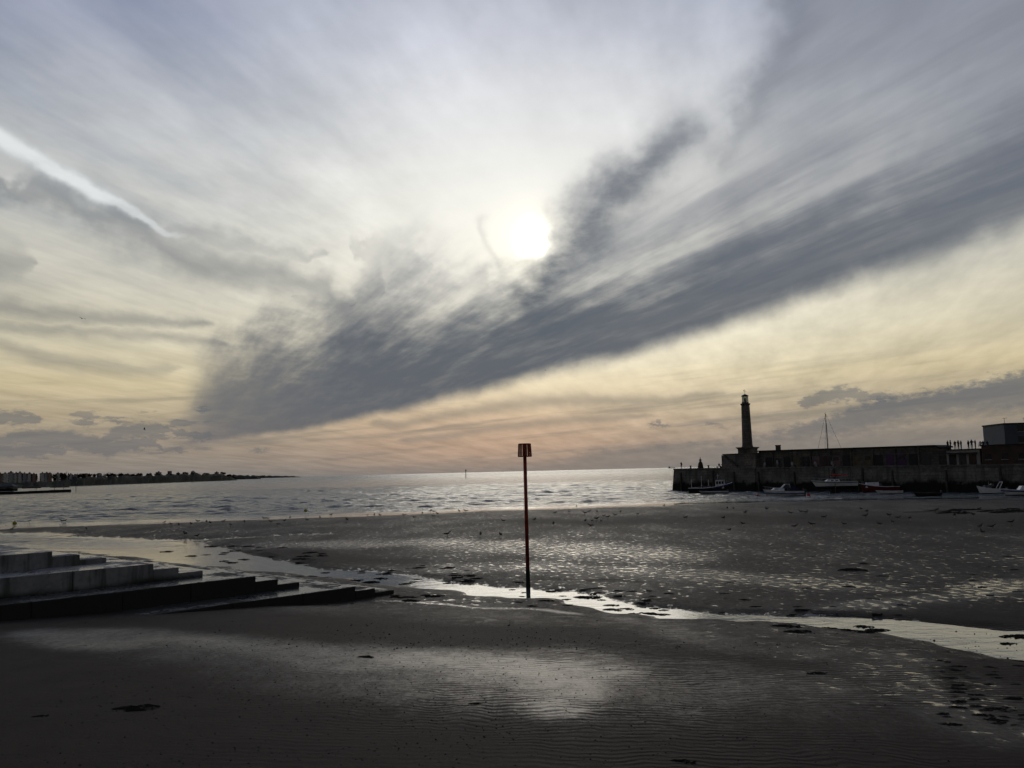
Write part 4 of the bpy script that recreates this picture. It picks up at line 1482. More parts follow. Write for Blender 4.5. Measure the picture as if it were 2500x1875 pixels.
for xv, lab in ((1491.5, 'iron bollard between the lone person and the statue'), (1530, 'iron bollard just right of the statue'), (1592, 'iron bollard in front of the lighthouse platform'), (1742, 'iron bollard on the quay left of the yacht mast'), (1935, 'iron bollard on the quay above the red boat'), (2075, 'iron bollard on the quay below the bar')):
    s0 = arm_t_s(xv, 0.8); xx, yy = arm(s0, 0.8)
    tag(put('mooring_bollard', bol_me, (xx, yy, ZTOP(s0) - 0.02), 0, 1.15), lab, 'bollard', 'mooring bollards along the quay')
# life ring on the platform wall
s0 = arm_t_s(1577, TB - 1.4); xx, yy = arm(s0, TB - 1.38)
lr = empty('lifebuoy', (xx, yy, 6.95), ARM_RZ)
tag(lr, 'red and white lifebuoy hanging on the platform wall', 'lifebuoy')
for i in range(8):
    m = MB()
    w0, w1 = 2 * math.pi * i / 8, 2 * math.pi * (i + 1) / 8
    pr = None
    rings = []
    for j in range(4):
        w = w0 + (w1 - w0) * j / 3
        c = Vector((0.42 * math.cos(w), 0, 0.42 * math.sin(w)))
        rings.append([c + Vector((math.cos(w) * 0.11 * math.cos(q), 0.11 * math.sin(q) * -SGN, math.sin(w) * 0.11 * math.cos(q))) for q in [2 * math.pi * k2 / 7 for k2 in range(7)] + [0.0]])
    m.loft(rings, False)
    m.build('segment', M_WHITE if i in (1, 2) else M_BUOYRED, lr, True)

# ================================================================== boats
def hull(mb_top, mb_low, L, B, Hh, draft, sheer=0.25, flare=0.75, stern=0.85, stripe=0.4, n=14):
    """x: bow at +L/2; topside strake and underwater body as two meshes"""
    ringsT, ringsL = [], []
    deck = []
    for i in range(n + 1):
        u = i / n                                 # 0 stern .. 1 bow
        x = -L / 2 + L * u
        w = B / 2 * (stern + (1 - stern) * math.sin(min(u / 0.45, 1) * math.pi / 2)) * (1 - max(0, (u - 0.45) / 0.55) ** 2.2)
        w = max(w, 0.015)
        zt = Hh + sheer * max(0, u - 0.3) ** 2 * 2.0
        zc = Hh * 0.12
        rake = 0.10 * L * max(0, u - 0.7) / 0.3
        xb = x - rake * 0.9
        wl = w * (flare - 0.35 * max(0, u - 0.6))
        zk = -draft * (1 - 0.8 * max(0, u - 0.75) / 0.25)
        ringsT.append([(x, w, zt), (x * 0.4 + xb * 0.6, w * 0.55 + wl * 0.45, zt * stripe + zc), (xb, wl, zc)])
        ringsL.append([(xb, wl, zc), (xb, wl * 0.7, zc * 0.5 + zk * 0.5), (xb, 0.01, zk)])
        deck.append((x, w, zt))
    for mb, rr in ((mb_top, ringsT), (mb_low, ringsL)):
        for sg in (1, -1):
            mb.loft([[(a, sg * b_, c_) for a, b_, c_ in r] for r in rr], False)
        r = rr[0]
        pts = [(a, b_, c_) for a, b_, c_ in r] + [(a, -b_, c_) for a, b_, c_ in r[::-1]]
        vs = [mb.bm.verts.new(q) for q in pts]
        mb.bm.faces.new(vs)
    return deck


def deck_mesh(mb, deck, drop=0.12, x0=-1e9, x1=1e9):
    d = [q for q in deck if x0 <= q[0] <= x1]
    for A, B in zip(d[:-1], d[1:]):
        a = [mb.bm.verts.new(q) for q in ((A[0], A[1] * 0.97, A[2] - drop), (B[0], B[1] * 0.97, B[2] - drop), (B[0], -B[1] * 0.97, B[2] - drop), (A[0], -A[1] * 0.97, A[2] - drop))]
        mb.bm.faces.new(a)


def rail_tube(mb, deck, r, z=0.0, sides=(1, -1), lo=0, hi=None):
    for sg in sides:
        pts = [(a, sg * b_, c_ + z) for a, b_, c_ in deck[lo:hi]]
        for A, B in zip(pts[:-1], pts[1:]):
            mb.tube(A, B, r, seg=5, cap=False)


def cabin(mb, x0, x1, w0, w1, z0, z1, front=0.35, back=0.1, tumble=0.85):
    vs = [mb.bm.verts.new(q) for q in ((x0, -w0, z0), (x1, -w1, z0), (x1, w1, z0), (x0, w0, z0),
                                       (x0 + back, -w0 * tumble, z1), (x1 - front, -w1 * tumble, z1), (x1 - front, w1 * tumble, z1), (x0 + back, w0 * tumble, z1))]
    for q in ((3, 2, 1, 0), (4, 5, 6, 7), (0, 1, 5, 4), (2, 3, 7, 6), (1, 2, 6, 5), (3, 0, 4, 7)):
        mb.bm.faces.new([vs[i] for i in q])


def boat(name, label, xv, yv, zw, rz, tilt=0.0):
    g = ground(xv, yv, zw)
    o = empty(name, g, rz)
    o.rotation_euler = (tilt, 0, rz)
    tag(o, label, 'boat', 'boats moored inside the harbour arm')
    return o, g.y / 1855.0


# cabin cruiser, blue and white, bow to the left
o, k = boat('cabin_cruiser', 'blue and white cabin cruiser lying bow left beside a red buoy', 1692, 1072, 0.02, math.pi - 0.12, 0.03)
L = 84 * k
a, b_ = MB(), MB()
dk = hull(a, b_, L, 2.5, 0.95, 0.25, 0.5)
a.build('hull', M_WHITE, o); b_.build('hull_bottom', M_BLUE, o)
m = MB(); rail_tube(m, [(q[0], q[1] * 0.93, q[2] * 0.52) for q in dk], 0.10); m.build('blue_stripe', M_BLUE, o)
m = MB(); deck_mesh(m, dk); m.build('deck', M_WHITE, o)
m = MB(); cabin(m, -0.2, L * 0.36, 0.95, 0.55, 0.86, 1.62, 1.1, 0.1); cb = m.build('cabin', M_WHITE, o)
for sg in (-1, 1):
    m = MB(); cabin(m, 0.25, 1.7, 0.02, 0.02, 1.15, 1.45, 0.25, 0.1); w = m.build('window', M_WINDOW, cb); w.location = (0, sg * 0.80, 0); w.rotation_euler = (0, 0, -sg * 0.14)
m = MB(); cabin(m, -1.2, 0.35, 0.9, 0.8, 1.50, 2.25, 0.75, 0.05, 0.8); m.build('windscreen', M_WINDOW, cb)
m = MB()
for sg in (-1, 1):
    m.tube((0.35, sg * 0.82, 1.55), (-0.4, sg * 0.68, 2.28), 0.045, seg=5); m.tube((-1.2, sg * 0.85, 1.5), (-1.15, sg * 0.7, 2.28), 0.045, seg=5)
m.tube((-0.4, -0.68, 2.28), (-0.4, 0.68, 2.28), 0.05, seg=5); m.tube((-1.15, -0.7, 2.28), (-0.4, -0.68, 2.28), 0.045, seg=5); m.tube((-1.15, 0.7, 2.28), (-0.4, 0.68, 2.28), 0.045, seg=5)
m.build('windscreen_frame', M_WHITE, cb)
m = MB(); cabin(m, -L * 0.42, -1.0, 0.95, 0.9, 0.95, 2.05, 0.2, 1.0, 0.85); m.build('cockpit_cover', M_DKCANVAS, o)
m = MB()
for i, u in enumerate((0.62, 0.72, 0.82, 0.92, 0.985)):
    q = dk[min(int(u * 14), 14)]
    for sg in (-1, 1):
        m.tube((q[0], sg * q[1] * 0.9, q[2]), (q[0], sg * q[1] * 0.9, q[2] + 0.55), 0.022, seg=5)
rail_tube(m, [(q[0], q[1] * 0.9, q[2]) for q in dk[9:]], 0.024, 0.55)
m.build('bow_rail', M_ALU, o)
m = MB(); m.box(-L / 2 - 0.55, -L / 2 + 0.02, -0.25, 0.25, 0.75, 1.35, bev=0.08); m.box(-L / 2 - 0.42, -L / 2 - 0.15, -0.09, 0.09, -0.2, 0.749); m.build('outboard_engine', M_IRON, o)
cr_y = o.location.y

# yacht, bow to the left, aground on her keel
o, k = boat('sailing_yacht', 'white hulled sailing yacht with a tall bare mast standing on its keel', 1803, 1066, 0.10, math.pi - 0.10, 0.02)
L = 95 * k
zf = 1.35                                         # hull floats this far above the keel foot
a, b_ = MB(), MB()
dk = hull(a, b_, L, 2.7, 1.0, 0.5, 0.35, 0.7, 0.7)
for q in (a, b_):
    bmesh.ops.translate(q.bm, verts=q.bm.verts[:], vec=(0, 0, zf))
dk = [(q[0], q[1], q[2] + zf) for q in dk]
a.build('hull', M_WHITE, o); b_.build('hull_bottom', M_ANTIF, o)
m = MB(); rail_tube(m, [(q[0], q[1] * 0.985, q[2] - 0.22) for q in dk], 0.06); m.build('dark_stripe', M_ANTIF, o)
m = MB(); deck_mesh(m, dk, 0.04); m.build('deck', M_WHITE, o)
m = MB(); cabin(m, -1.0, 1.9, 0.8, 0.55, zf + 0.95, zf + 1.42, 0.7, 0.15); cb = m.build('coachroof', M_WHITE, o)
for i in range(3):
    for sg in (-1, 1):
        m = MB(); m.box(-0.6 + i * 0.8, -0.1 + i * 0.8, -0.02, 0.02, zf + 1.12, zf + 1.30); w = m.build('window', M_WINDOW, cb); w.location = (0, sg * (0.735 - 0.075 * i), 0); w.rotation_euler = (0, 0, -sg * 0.085)
m = MB(); cabin(m, -0.9, 0.9, 0.10, 0.08, 0.0, zf - 0.35, 0.25, -0.1, 1.2); m.build('keel', M_ANTIF, o)
m = MB(); m.box(-L / 2 + 0.25, -L / 2 + 0.55, -0.04, 0.04, 0.25, zf + 0.5); m.build('rudder', M_ANTIF, o)
mt = at_depth(1786.5, 893, o.location.y).z - o.location.z
MX = 0.75
mast = MB(); mast.tube((MX, 0, zf + 1.35), (MX, 0, mt), 0.085, 0.06, 8); mast.tube((MX - 0.02, -0.75, zf + 1.35 + (mt - zf - 1.4) * 0.10), (MX - 0.02, 0.75, zf + 1.35 + (mt - zf - 1.4) * 0.10), 0.03, seg=5); mast.tube((MX - .02, -0.5, zf + 1.4 + (mt - zf) * 0.55), (MX - .02, 0.5, zf + 1.4 + (mt - zf) * 0.55), 0.025, seg=5)
mast.tube((MX, 0, mt), (MX, 0, mt + 0.35), 0.015, seg=4); mast.tube((MX, 0, mt - 0.05), (MX + 0.35, 0, mt + 0.05), 0.02, seg=4)
ms = mast.build('mast', M_IRON, o)
m = MB()
for A, B in (((MX, 0, mt), (L / 2 - 0.1, 0, zf + 1.35)), ((MX, 0, mt), (-L / 2 + 0.1, 0, zf + 1.0)), ((MX, 0, mt - 0.1), (MX - 0.1, 1.2, zf + 1.05)), ((MX, 0, mt - 0.1), (MX - 0.1, -1.2, zf + 1.05)), ((MX, 0, mt - 0.6), (MX + 1.1, 0.3, zf + 1.3))):
    m.tube(A, B, 0.022, seg=4)
m.build('rigging', M_IRON, ms)
m = MB(); m.tube((MX - 0.1, 0, zf + 2.05), (-2.9, 0, zf + 2.15), 0.05, seg=6); m.build('boom', M_ALU, o)
m = MB(); m.tube((MX - 0.15, 0, zf + 2.22), (-2.8, 0, zf + 2.28), 0.19, 0.13, 8); m.build('sail_cover', M_CANVAS, o)
m = MB(); rail_tube(m, [(q[0], q[1] * 0.95, q[2]) for q in dk[1:]], 0.018, 0.55)
for i in range(1, 15, 2):
    for sg in (-1, 1):
        m.tube((dk[i][0], sg * dk[i][1] * 0.95, dk[i][2]), (dk[i][0], sg * dk[i][1] * 0.95, dk[i][2] + 0.56), 0.02, seg=4)
m.build('guard_rail', M_ALU, o)
m = MB(); m.box(-L / 2 - 0.35, -L / 2 - 0.02, -0.18, 0.18, zf + 0.3, zf + 0.8, bev=0.05); m.tube((-L / 2 - 0.2, 0, zf + 0.3), (-L / 2 - 0.2, 0, 0.1), 0.07, seg=6); m.build('outboard_engine', M_IRON, o)
for sg in (-1, 1):
    m = MB(); m.tube((0.1, sg * 1.18, zf + 0.85), (0.2, sg * 1.5, 0.0), 0.06, seg=6); m.build('leg', M_WOOD, o)

# fishing boat by the wall, bow to the right
o, k = boat('fishing_boat', 'dark fishing boat with a white wheelhouse against the end of the arm', 1536, 1064.5, 0.0, 0.0 + math.atan2(PE.y, PE.x) * 0.55, 0.0)
L = 92 * k
a, b_ = MB(), MB()
dk = hull(a, b_, L, 3.0, 1.15, 0.4, 1.2, 0.8, 0.8)
a.build('hull', M_WEEDY, o); b_.build('hull_bottom', M_ANTIF, o)
m = MB(); rail_tube(m, dk, 0.075, -0.03); m.build('white_rubbing_strake', M_WHITE, o)
m = MB(); rail_tube(m, [(q[0], q[1] * 0.97, q[2] - 0.3) for q in dk[8:]], 0.10); m.build('blue_stripe', M_BLUE, o)
m = MB(); deck_mesh(m, dk, 0.35); m.build('deck', M_WOOD, o)
m = MB(); cabin(m, L * 0.13, L * 0.33, 0.95, 0.85, 1.0, 3.0, 0.2, 0.1, 0.92); wh = m.build('wheelhouse', M_WHITE, o)
m = MB(); cabin(m, L * 0.12, L * 0.35, 1.02, 0.95, 3.003, 3.12, 0.1, 0.0, 1.0); m.build('wheelhouse_roof', M_DKCANVAS, wh)
for i in range(3):
    for sg in (-1, 1):
        m = MB(); m.box(L * 0.155 + i * 0.62, L * 0.155 + 0.45 + i * 0.62, -0.02, 0.02, 2.0, 2.62); w = m.build('window', M_WINDOW, wh); w.location = (0, sg * (0.905 - 0.03 * i), 0)
m = MB(); m.tube((L * 0.17, 0, 3.1), (L * 0.17, 0, 4.3), 0.05, seg=6); m.tube((L * 0.17 - 0.4, 0, 3.9), (L * 0.17 + 0.4, 0, 3.9), 0.03, seg=5); m.build('mast', M_WHITE, o)
m = MB(); m.tube((-L * 0.06, 0.3, 0.8), (-L * 0.06, 0.3, 3.0), 0.05, seg=6); m.build('derrick_post', M_WHITE, o)
m = MB(); m.tube((-L * 0.20, -0.6, 0.8), (-L * 0.20, -0.6, 3.9), 0.05, seg=6); m.build('gantry_post', M_WHITE, o)
m = MB(); m.tube((-L * 0.44, -0.6, 0.8), (-L * 0.44, -0.6, 3.1), 0.055, seg=6); m.build('stern_post', M_WHITE, o)
for i in range(4):
    m = MB(); m.box(-L * 0.30 + i * 0.75, -L * 0.30 + 0.6 + i * 0.75, -0.5, 0.3, 0.82, 1.45 + 0.2 * (i % 2), bev=0.03); m.build('fish_box', [M_WOOD, M_IRON, M_PINK, M_WOOD][i], o)

# open punt in front of it
def punt(label, xv, yv, zw, length_px, rz, mat, rim, tiltx=0.0, depth=0.55, engine=True):
    o, k = boat('punt', label, xv, yv, zw, rz, tiltx)
    L = length_px * k
    a, b_ = MB(), MB()
    dk = hull(a, b_, L, L * 0.30, depth, 0.10, 0.18, 0.8, 0.9)
    a.build('hull', mat, o); b_.build('hull_bottom', M_ANTIF, o)
    m = MB(); rail_tube(m, dk, 0.045); m.build('gunwale', rim, o)
    m = MB(); deck_mesh(m, dk, depth * 0.75); m.build('bottom_boards', M_WOOD, o)
    for u in (0.25, 0.5, 0.72):
        q = dk[int(u * 14)]
        m = MB(); m.box(q[0] - 0.12, q[0] + 0.12, -q[1] * 0.95, q[1] * 0.95, q[2] - 0.18, q[2] - 0.13); m.build('thwart', M_WOOD, o)
    if engine:
        m = MB(); m.box(-L / 2 - 0.32, -L / 2 - 0.02, -0.16, 0.16, depth * 0.8, depth * 0.8 + 0.5, bev=0.05); m.tube((-L / 2 - 0.18, 0, depth * 0.8), (-L / 2 - 0.18, 0, 0.05), 0.06, seg=6); m.build('outboard_engine', M_IRON, o)
    return o


punt('low pale open punt afloat in front of the fishing boat', 1541, 1067.5, 0.03, 61, math.pi + 0.05, M_ALU, M_WHITE)
punt('small white tender lying in front of the red cabin boat', 1920, 1066.5, 0.05, 55, math.pi - 0.05, M_WHITE, M_WHITE, 0.03, 0.5, False)
punt('black open punt aground alone on the wet flats', 2002, 1071, 0.06, 56, math.pi - 0.1, M_ANTIF, M_TIMBER, -0.04, 0.5)

# red cabin boat, bow left
o, k = boat('cabin_boat', 'red hulled boat with a white wheelhouse lying bow left', 1899, 1063, 0.04, math.pi - 0.12, 0.04)
L = 80 * k
a, b_ = MB(), MB()
dk = hull(a, b_, L, 2.5, 1.05, 0.2, 0.8)
a.build('hull', M_BOATRED, o); b_.build('hull_bottom', M_ANTIF, o)
m = MB(); rail_tube(m, dk, 0.06); m.build('white_rubbing_strake', M_WHITE, o)
m = MB(); deck_mesh(m, dk, 0.2); m.build('deck', M_WHITE, o)
m = MB(); cabin(m, 0.1, L * 0.36, 0.9, 0.65, 0.95, 2.0, 0.35, 0.05, 0.88); cb = m.build('cabin', M_WHITE, o)
for i in range(2):
    for sg in (-1, 1):
        m = MB(); m.box(0.55 + i * 1.15, 1.25 + i * 1.15, -0.02, 0.02, 1.45, 1.82); w = m.build('window', M_WINDOW, cb); w.location = (0, sg * (0.80 - 0.10 * i), 0); w.rotation_euler = (0, 0, -sg * 0.09)
m = MB(); cabin(m, -0.9, 0.098, 0.85, 0.85, 0.95, 1.75, 0.05, 0.6, 0.9); m.build('spray_hood', M_GREYBLOCK, o)
m = MB(); m.box(-L / 2 - 0.4, -L / 2 - 0.02, -0.2, 0.2, 0.6, 1.2, bev=0.06); m.build('outboard_engine', M_BOATRED, o)
m = MB(); rail_tube(m, [(q[0], q[1] * 0.92, q[2]) for q in dk[10:]], 0.02, 0.5)
for i in (10, 12, 13):
    for sg in (-1, 1):
        m.tube((dk[i][0], sg * dk[i][1] * 0.92, dk[i][2]), (dk[i][0], sg * dk[i][1] * 0.92, dk[i][2] + 0.5), 0.02, seg=4)
m.build('bow_rail', M_ALU, o)

# boats at the right edge
o, k = boat('day_boat', 'small white day boat with a raised arch at the right edge', 2142, 1066, 0.05, math.pi - 0.15, 0.03)
L = 58 * k
a, b_ = MB(), MB()
dk = hull(a, b_, L, 2.0, 0.85, 0.2, 0.6)
a.build('hull', M_WHITE, o); b_.build('hull_bottom', M_ANTIF, o)
m = MB(); deck_mesh(m, dk, 0.15); m.build('deck', M_WHITE, o)
m = MB(); cabin(m, 0.1, L * 0.32, 0.75, 0.5, 0.75, 1.45, 0.5, 0.1); m.build('cuddy', M_GREYBLOCK, o)
m = MB(); cabin(m, -0.3, 0.45, 0.7, 0.7, 1.2, 1.75, 0.4, 0.0, 0.9); m.build('windscreen', M_WINDOW, o)
m = MB()
for sg in (-1, 1):
    m.tube((-L * 0.22, sg * 0.8, 0.8), (-L * 0.36, sg * 0.7, 2.0), 0.05, seg=6)
m.tube((-L * 0.36, -0.7, 2.0), (-L * 0.36, 0.7, 2.0), 0.05, seg=6)
m.build('arch', M_WHITE, o)
m = MB(); m.tube((0.35, 0, 1.4), (0.35, 0, 2.4), 0.025, seg=5); m.build('aerial', M_ALU, o)
m = MB(); m.box(-L / 2 - 0.4, -L / 2 - 0.02, -0.2, 0.2, 0.5, 1.15, bev=0.06); m.build('outboard_engine', M_IRON, o)
o, k = boat('motor_launch', 'low blue sided launch cut by the right edge of the view', 2212, 1069, 0.05, math.pi - 0.1, 0.02)
L = 92 * k
a, b_ = MB(), MB()
dk = hull(a, b_, L, 2.3, 0.8, 0.15, 0.35)
a.build('hull', M_WHITE, o); b_.build('hull_bottom', M_ANTIF, o)
m = MB(); rail_tube(m, [(q[0], q[1] * 0.96, q[2] * 0.7) for q in dk], 0.09); m.build('blue_stripe', M_BLUE, o)
m = MB(); deck_mesh(m, dk, 0.12); m.build('deck', M_WHITE, o)
m = MB(); cabin(m, -1.2, 1.0, 0.8, 0.6, 0.7, 1.5, 0.6, 0.1); m.build('cabin', M_WHITE, o)

# ================================================================== buoys and posts
def buoy(label, xv, yv, r, mat, zw=0.0):
    g = ground(xv, yv + 1.5, zw)
    o = empty('mooring_buoy', g)
    tag(o, label, 'buoy')
    m = MB(); m.ball((0, 0, r * 0.6), r, 12, (1, 1, 0.92)); m.build('float', mat, o, True)
    m = MB(); m.lathe([(r * 0.18, r * 1.42), (r * 0.18, r * 1.62), (r * 0.1, r * 1.66)], 8); m.tube((-r * 0.16, 0, r * 1.72), (r * 0.16, 0, r * 1.72), r * 0.05, seg=5); m.build('shackle', M_IRON, o)
    return o


buoy('round red buoy at the stern of the blue cruiser', 1747, 1070, 0.32, M_BUOYRED, 0.03)
buoy('faded pink buoy off the bow of the blue cruiser', 1637, 1070, 0.26, M_BUOYPINK, 0.0)
buoy('yellow buoy near the left edge by the waterline', 31.5, 1131, 0.30, M_BUOYYEL)
buoy('yellow buoy afloat left of the red beacon', 660, 1104, 0.30, M_BUOYYEL)


def sea_post(label, xv, yb, yt, r, topr=None):
    g = ground(xv, yb, 0.0)
    h = at_depth(xv, yt, g.y).z
    o = empty('sea_marker_post', (g.x, g.y, -0.5))
    tag(o, label, 'post')
    m = MB(); m.tube((0, 0, 0), (0, 0, h + 0.5), r, r * 0.8, 8); m.build('pole', M_TIMBER, o)
    if topr:
        m = MB(); m.tube((0, 0, h - topr * 1.2), (0, 0, h + 0.55), topr, topr * 0.8, 8); m.build('topmark', M_IRON, o)
    return o


sea_post('thin marker post standing far out in the sea left of the beacon', 1006.5, 1033, 1014.5, 0.40, 0.8)
sea_post('marker post in the sea just beyond the end of the left jetty', 164, 1060.5, 1048, 0.22)

# ================================================================== low jetties on the left
JE, J0 = ground(146, 1063, 0.0), ground(-260, 1078, 0.0)
jd = (JE - J0); jl = jd.length
jet = empty('low_jetty', (J0.x, J0.y, 0), math.atan2(jd.y, jd.x))
tag(jet, 'low dark stone jetty running out from the left edge with posts on it', 'jetty')
s = 0.0; i = 0
while s < jl:
    e = min(s + 14.0, jl)
    m = MB(); m.box(s, e - 0.12, -3.0, 3.0, -1.5, 1.45 + 0.14 * math.sin(i * 2.1), bev=0.05); m.build('wall_section', M_QUAY, jet)
    s = e; i += 1
for f, h in ((0.80, 5.2), (0.915, 3.2), (0.972, 4.1)):
    m = MB(); m.tube((jl * f, 0, 1.3), (jl * f, 0, 1.3 + h), 0.14, 0.1, 6); m.build('post', M_TIMBER, jet)
g0, g1 = ground(48, 1053.5, 0.9), ground(150, 1051.0, 0.9)
gd = g1 - g0
gr = empty('low_groyne', (g0.x, g0.y, 0), math.atan2(gd.y, gd.x))
tag(gr, 'thin low groyne showing beyond the left jetty', 'groyne')
for i in range(5):
    if i == 2: continue
    m = MB(); m.box(gd.length * i / 5, gd.length * (i + 1) / 5 - 0.4, -1.0, 1.0, -1.5, 1.0); m.build('wall_section', M_QUAY, gr)
sh = at_depth(0, 1056, 690.0)
she = empty('beach_shelter', (sh.x - 3.0, 690.0, 0))
tag(she, 'squat dark beach shelter at the left edge beyond the jetty', 'shelter')
m = MB(); m.box(-9, 15.5, -3, 3, -0.5, 3.6); m.build('wall', M_QUAY, she)
m = MB()
v = [m.bm.verts.new(q) for q in ((-10, -4, 3.603), (16.5, -4, 3.603), (16.5, 4, 3.603), (-10, 4, 3.603), (-8, -1, 5.3), (12.5, -1, 5.3), (12.5, 1, 5.3), (-8, 1, 5.3))]
for q in ((3, 2, 1, 0), (4, 5, 6, 7), (0, 1, 5, 4), (1, 2, 6, 5), (2, 3, 7, 6), (3, 0, 4, 7)):
    m.bm.faces.new([v[i] for i in q])
m.build('roof', M_SLATE, she)

# ================================================================== far coast on the left
def Z3(x, y):
    """measurements from an enlarged view of the coast"""
    return x / 3.16 / S2, (1120 + y / 3.16) / S2


COAST = [(-900, 1500, 900), (-300, 195, 980), (0, 200, 1060), (300, 206, 1140), (640, 204, 1250), (900, 196, 1400), (1200, 188, 1580), (1500, 175, 1850), (1700, 167, 2050), (1822, 161, 2200)]


def coast_depth(zx):
    return float(np.interp(zx, [c[0] for c in COAST], [c[2] for c in COAST]))


def ridge(zx):
    return float(np.interp(zx, [-900, 420, 520, 700, 1100, 1500, 1700, 1800, 1826], [7.0, 7.2, 10.6, 13.0, 14.6, 17.6, 16.2, 11.0, 8.0]))


def headland(name, label, zx0, zx1, depthf, topf, mat, n=60, rough=2.0, width=160.0):
    rows = []
    for i in range(n + 1):
        zx = zx0 + (zx1 - zx0) * i / n
        D_ = depthf(zx)
        xv = Z3(zx, 0)[0]
        d = ray(xv, 1030)
        X0 = d.x / d.y * D_
        ht = topf(zx) * (1 + 0.12 * math.sin(i * 1.7) + 0.08 * math.sin(i * 4.1))
        taper = min(1.0, (n - i) / 3.0)
        ht *= taper
        prof = [(0, -1.0), (0.06, 0.8), (0.12, ht * 0.75), (0.22, ht), (0.6, ht * 1.05), (1.0, ht * 0.9)]
        rows.append([(X0 + (X0 / D_) * width * f + rnd.uniform(-1, 1) * rough, D_ + width * f + rnd.uniform(-1, 1) * rough, z if z < 1 else z + rnd.uniform(-0.6, 0.6)) for f, z in prof])
    m = MB(); m.loft(rows, False)
    o = m.build(name, mat, None, False)
    tag(o, label, None, None, 'structure')
    return o


headland('headland', 'dark low headland across the bay on the left', -900, 1826, coast_depth, ridge, M_CLIFF, 110)
headland('far_headland', 'farther low headland beyond the houses', 1700, 2016, lambda zx: 3300.0, lambda zx: 17.0 - 6 * max(0, (zx - 1830) / 190), M_CLIFF, 24, 5.0, 300.0)
headland('distant_headland', 'faint distant point of land at the horizon', 1950, 2330, lambda zx: 7000.0, lambda zx: 21.0 - 14 * max(0, (zx - 2000) / 330), M_CLIFF, 24, 8.0, 500.0)


def coast_pt(zx, ztop):
    """foot of a thing on the headland plus the height it must reach"""
    D_ = coast_depth(zx) + 40.0
    xv, yv = Z3(zx, ztop)
    q = at_depth(xv, yv, D_)
    return q.x, D_, q.z


HOUSES = []
# (left, right, skyline, kind)  terrace of tall houses, then single blocks
for i, (x0, x1, yt, kd) in enumerate([(-60, -22, 116, 0), (-20, 18, 114, 1), (20, 62, 112, 0), (64, 104, 103, 2), (106, 132, 110, 0), (134, 168, 106, 0), (170, 206, 112, 2), (208, 240, 112, 0), (242, 292, 116, 1),
                                      (310, 342, 110, 0), (344, 366, 108, 2), (368, 404, 112, 1), (430, 462, 112, 0), (466, 484, 118, 1), (530, 556, 118, 0), (562, 600, 124, 2), (650, 690, 118, 1), (760, 800, 116, 2), (930, 968, 118, 1),
                                      (1080, 1122, 116, 2), (1150, 1190, 114, 1), (1228, 1288, 103, 2), (1309, 1354, 99, 1), (1372, 1410, 108, 2), (1420, 1470, 106, 1), (1490, 1556, 97, 2), (1600, 1640, 114, 1), (1676, 1762, 103, 2), (1770, 1794, 122, 1)]):
    xa, D_, zt = coast_pt(x0, yt)
    xb = coast_pt(x1, yt)[0]
    o = empty('seafront_house' if kd != 2 or x0 < 1200 else 'apartment_block', (xa, D_, ridge(x0) - 1.0))
    w = xb - xa
    hgt = zt - ridge(x0) + 1.0
    flat = x0 > 1200 and kd == 2
    wh_ = hgt - (0.4 if flat else min(3.2, w * 0.25))
    m = MB(); m.box(0, w, 0, 11, -2.0, wh_); m.build('wall', M_HOUSE[kd], o)
    m = MB()
    if flat:
        m.box(-0.4, w + 0.4, -0.4, 11.4, wh_ + 0.01, hgt)
        m.box(w * 0.3, w * 0.55, 3, 7, hgt + 0.01, hgt + 1.8)
    else:
        v = [m.bm.verts.new(q) for q in ((-0.3, -0.4, wh_ + .01), (w + 0.3, -0.4, wh_ + .01), (w + 0.3, 11.4, wh_ + .01), (-0.3, 11.4, wh_ + .01), (w * 0.3, 5, hgt), (w * 0.7, 5, hgt), (w * 0.7, 6, hgt), (w * 0.3, 6, hgt))]
        for q in ((3, 2, 1, 0), (4, 5, 6, 7), (0, 1, 5, 4), (1, 2, 6, 5), (2, 3, 7, 6), (3, 0, 4, 7)):
            m.bm.faces.new([v[j] for j in q])
    rf = m.build('roof', M_SLATE, o)
    if not flat:
        for cx in ((w * 0.12,), (w * 0.12, w * 0.88))[i % 2]:
            m = MB(); m.box(cx - 0.6, cx + 0.6, 4.6, 6.4, wh_ - 0.5, hgt + 1.3); m.build('chimney', M_HOUSE[1], rf)
    nf = max(2, int(wh_ / 3.2)); nw = max(2, int(w / 3.4))
    if x0 < 480:
        for a_ in range(nf):
            for c_ in range(nw):
                m = MB(); xx = w * (c_ + 0.5) / nw; m.box(xx - 0.65, xx + 0.65, -0.06, 0.2, wh_ - 2.4 - a_ * 3.1, wh_ - 0.7 - a_ * 3.1); m.build('window', M_WINDOW, o)
        if kd == 0:
            m = MB(); m.box(w * 0.30, w * 0.62, -1.2, -0.08, -1.5, wh_ * 0.8); m.build('bay', M_HOUSE[0], o)
    else:
        for a_ in range(min(nf, 3)):
            m = MB(); m.box(w * 0.12, w * 0.88, -0.05, 0.2, wh_ - 2.3 - a_ * 3.1, wh_ - 0.9 - a_ * 3.1); m.build('window_band', M_WINDOW, o)
    HOUSES.append((o, x0, kd, flat))
ordn = ['leftmost', 'second', 'third', 'fourth', 'fifth', 'sixth', 'seventh', 'eighth', 'ninth', 'tenth', 'eleventh', 'twelfth', 'thirteenth', 'fourteenth']
vis = [h for h in HOUSES]
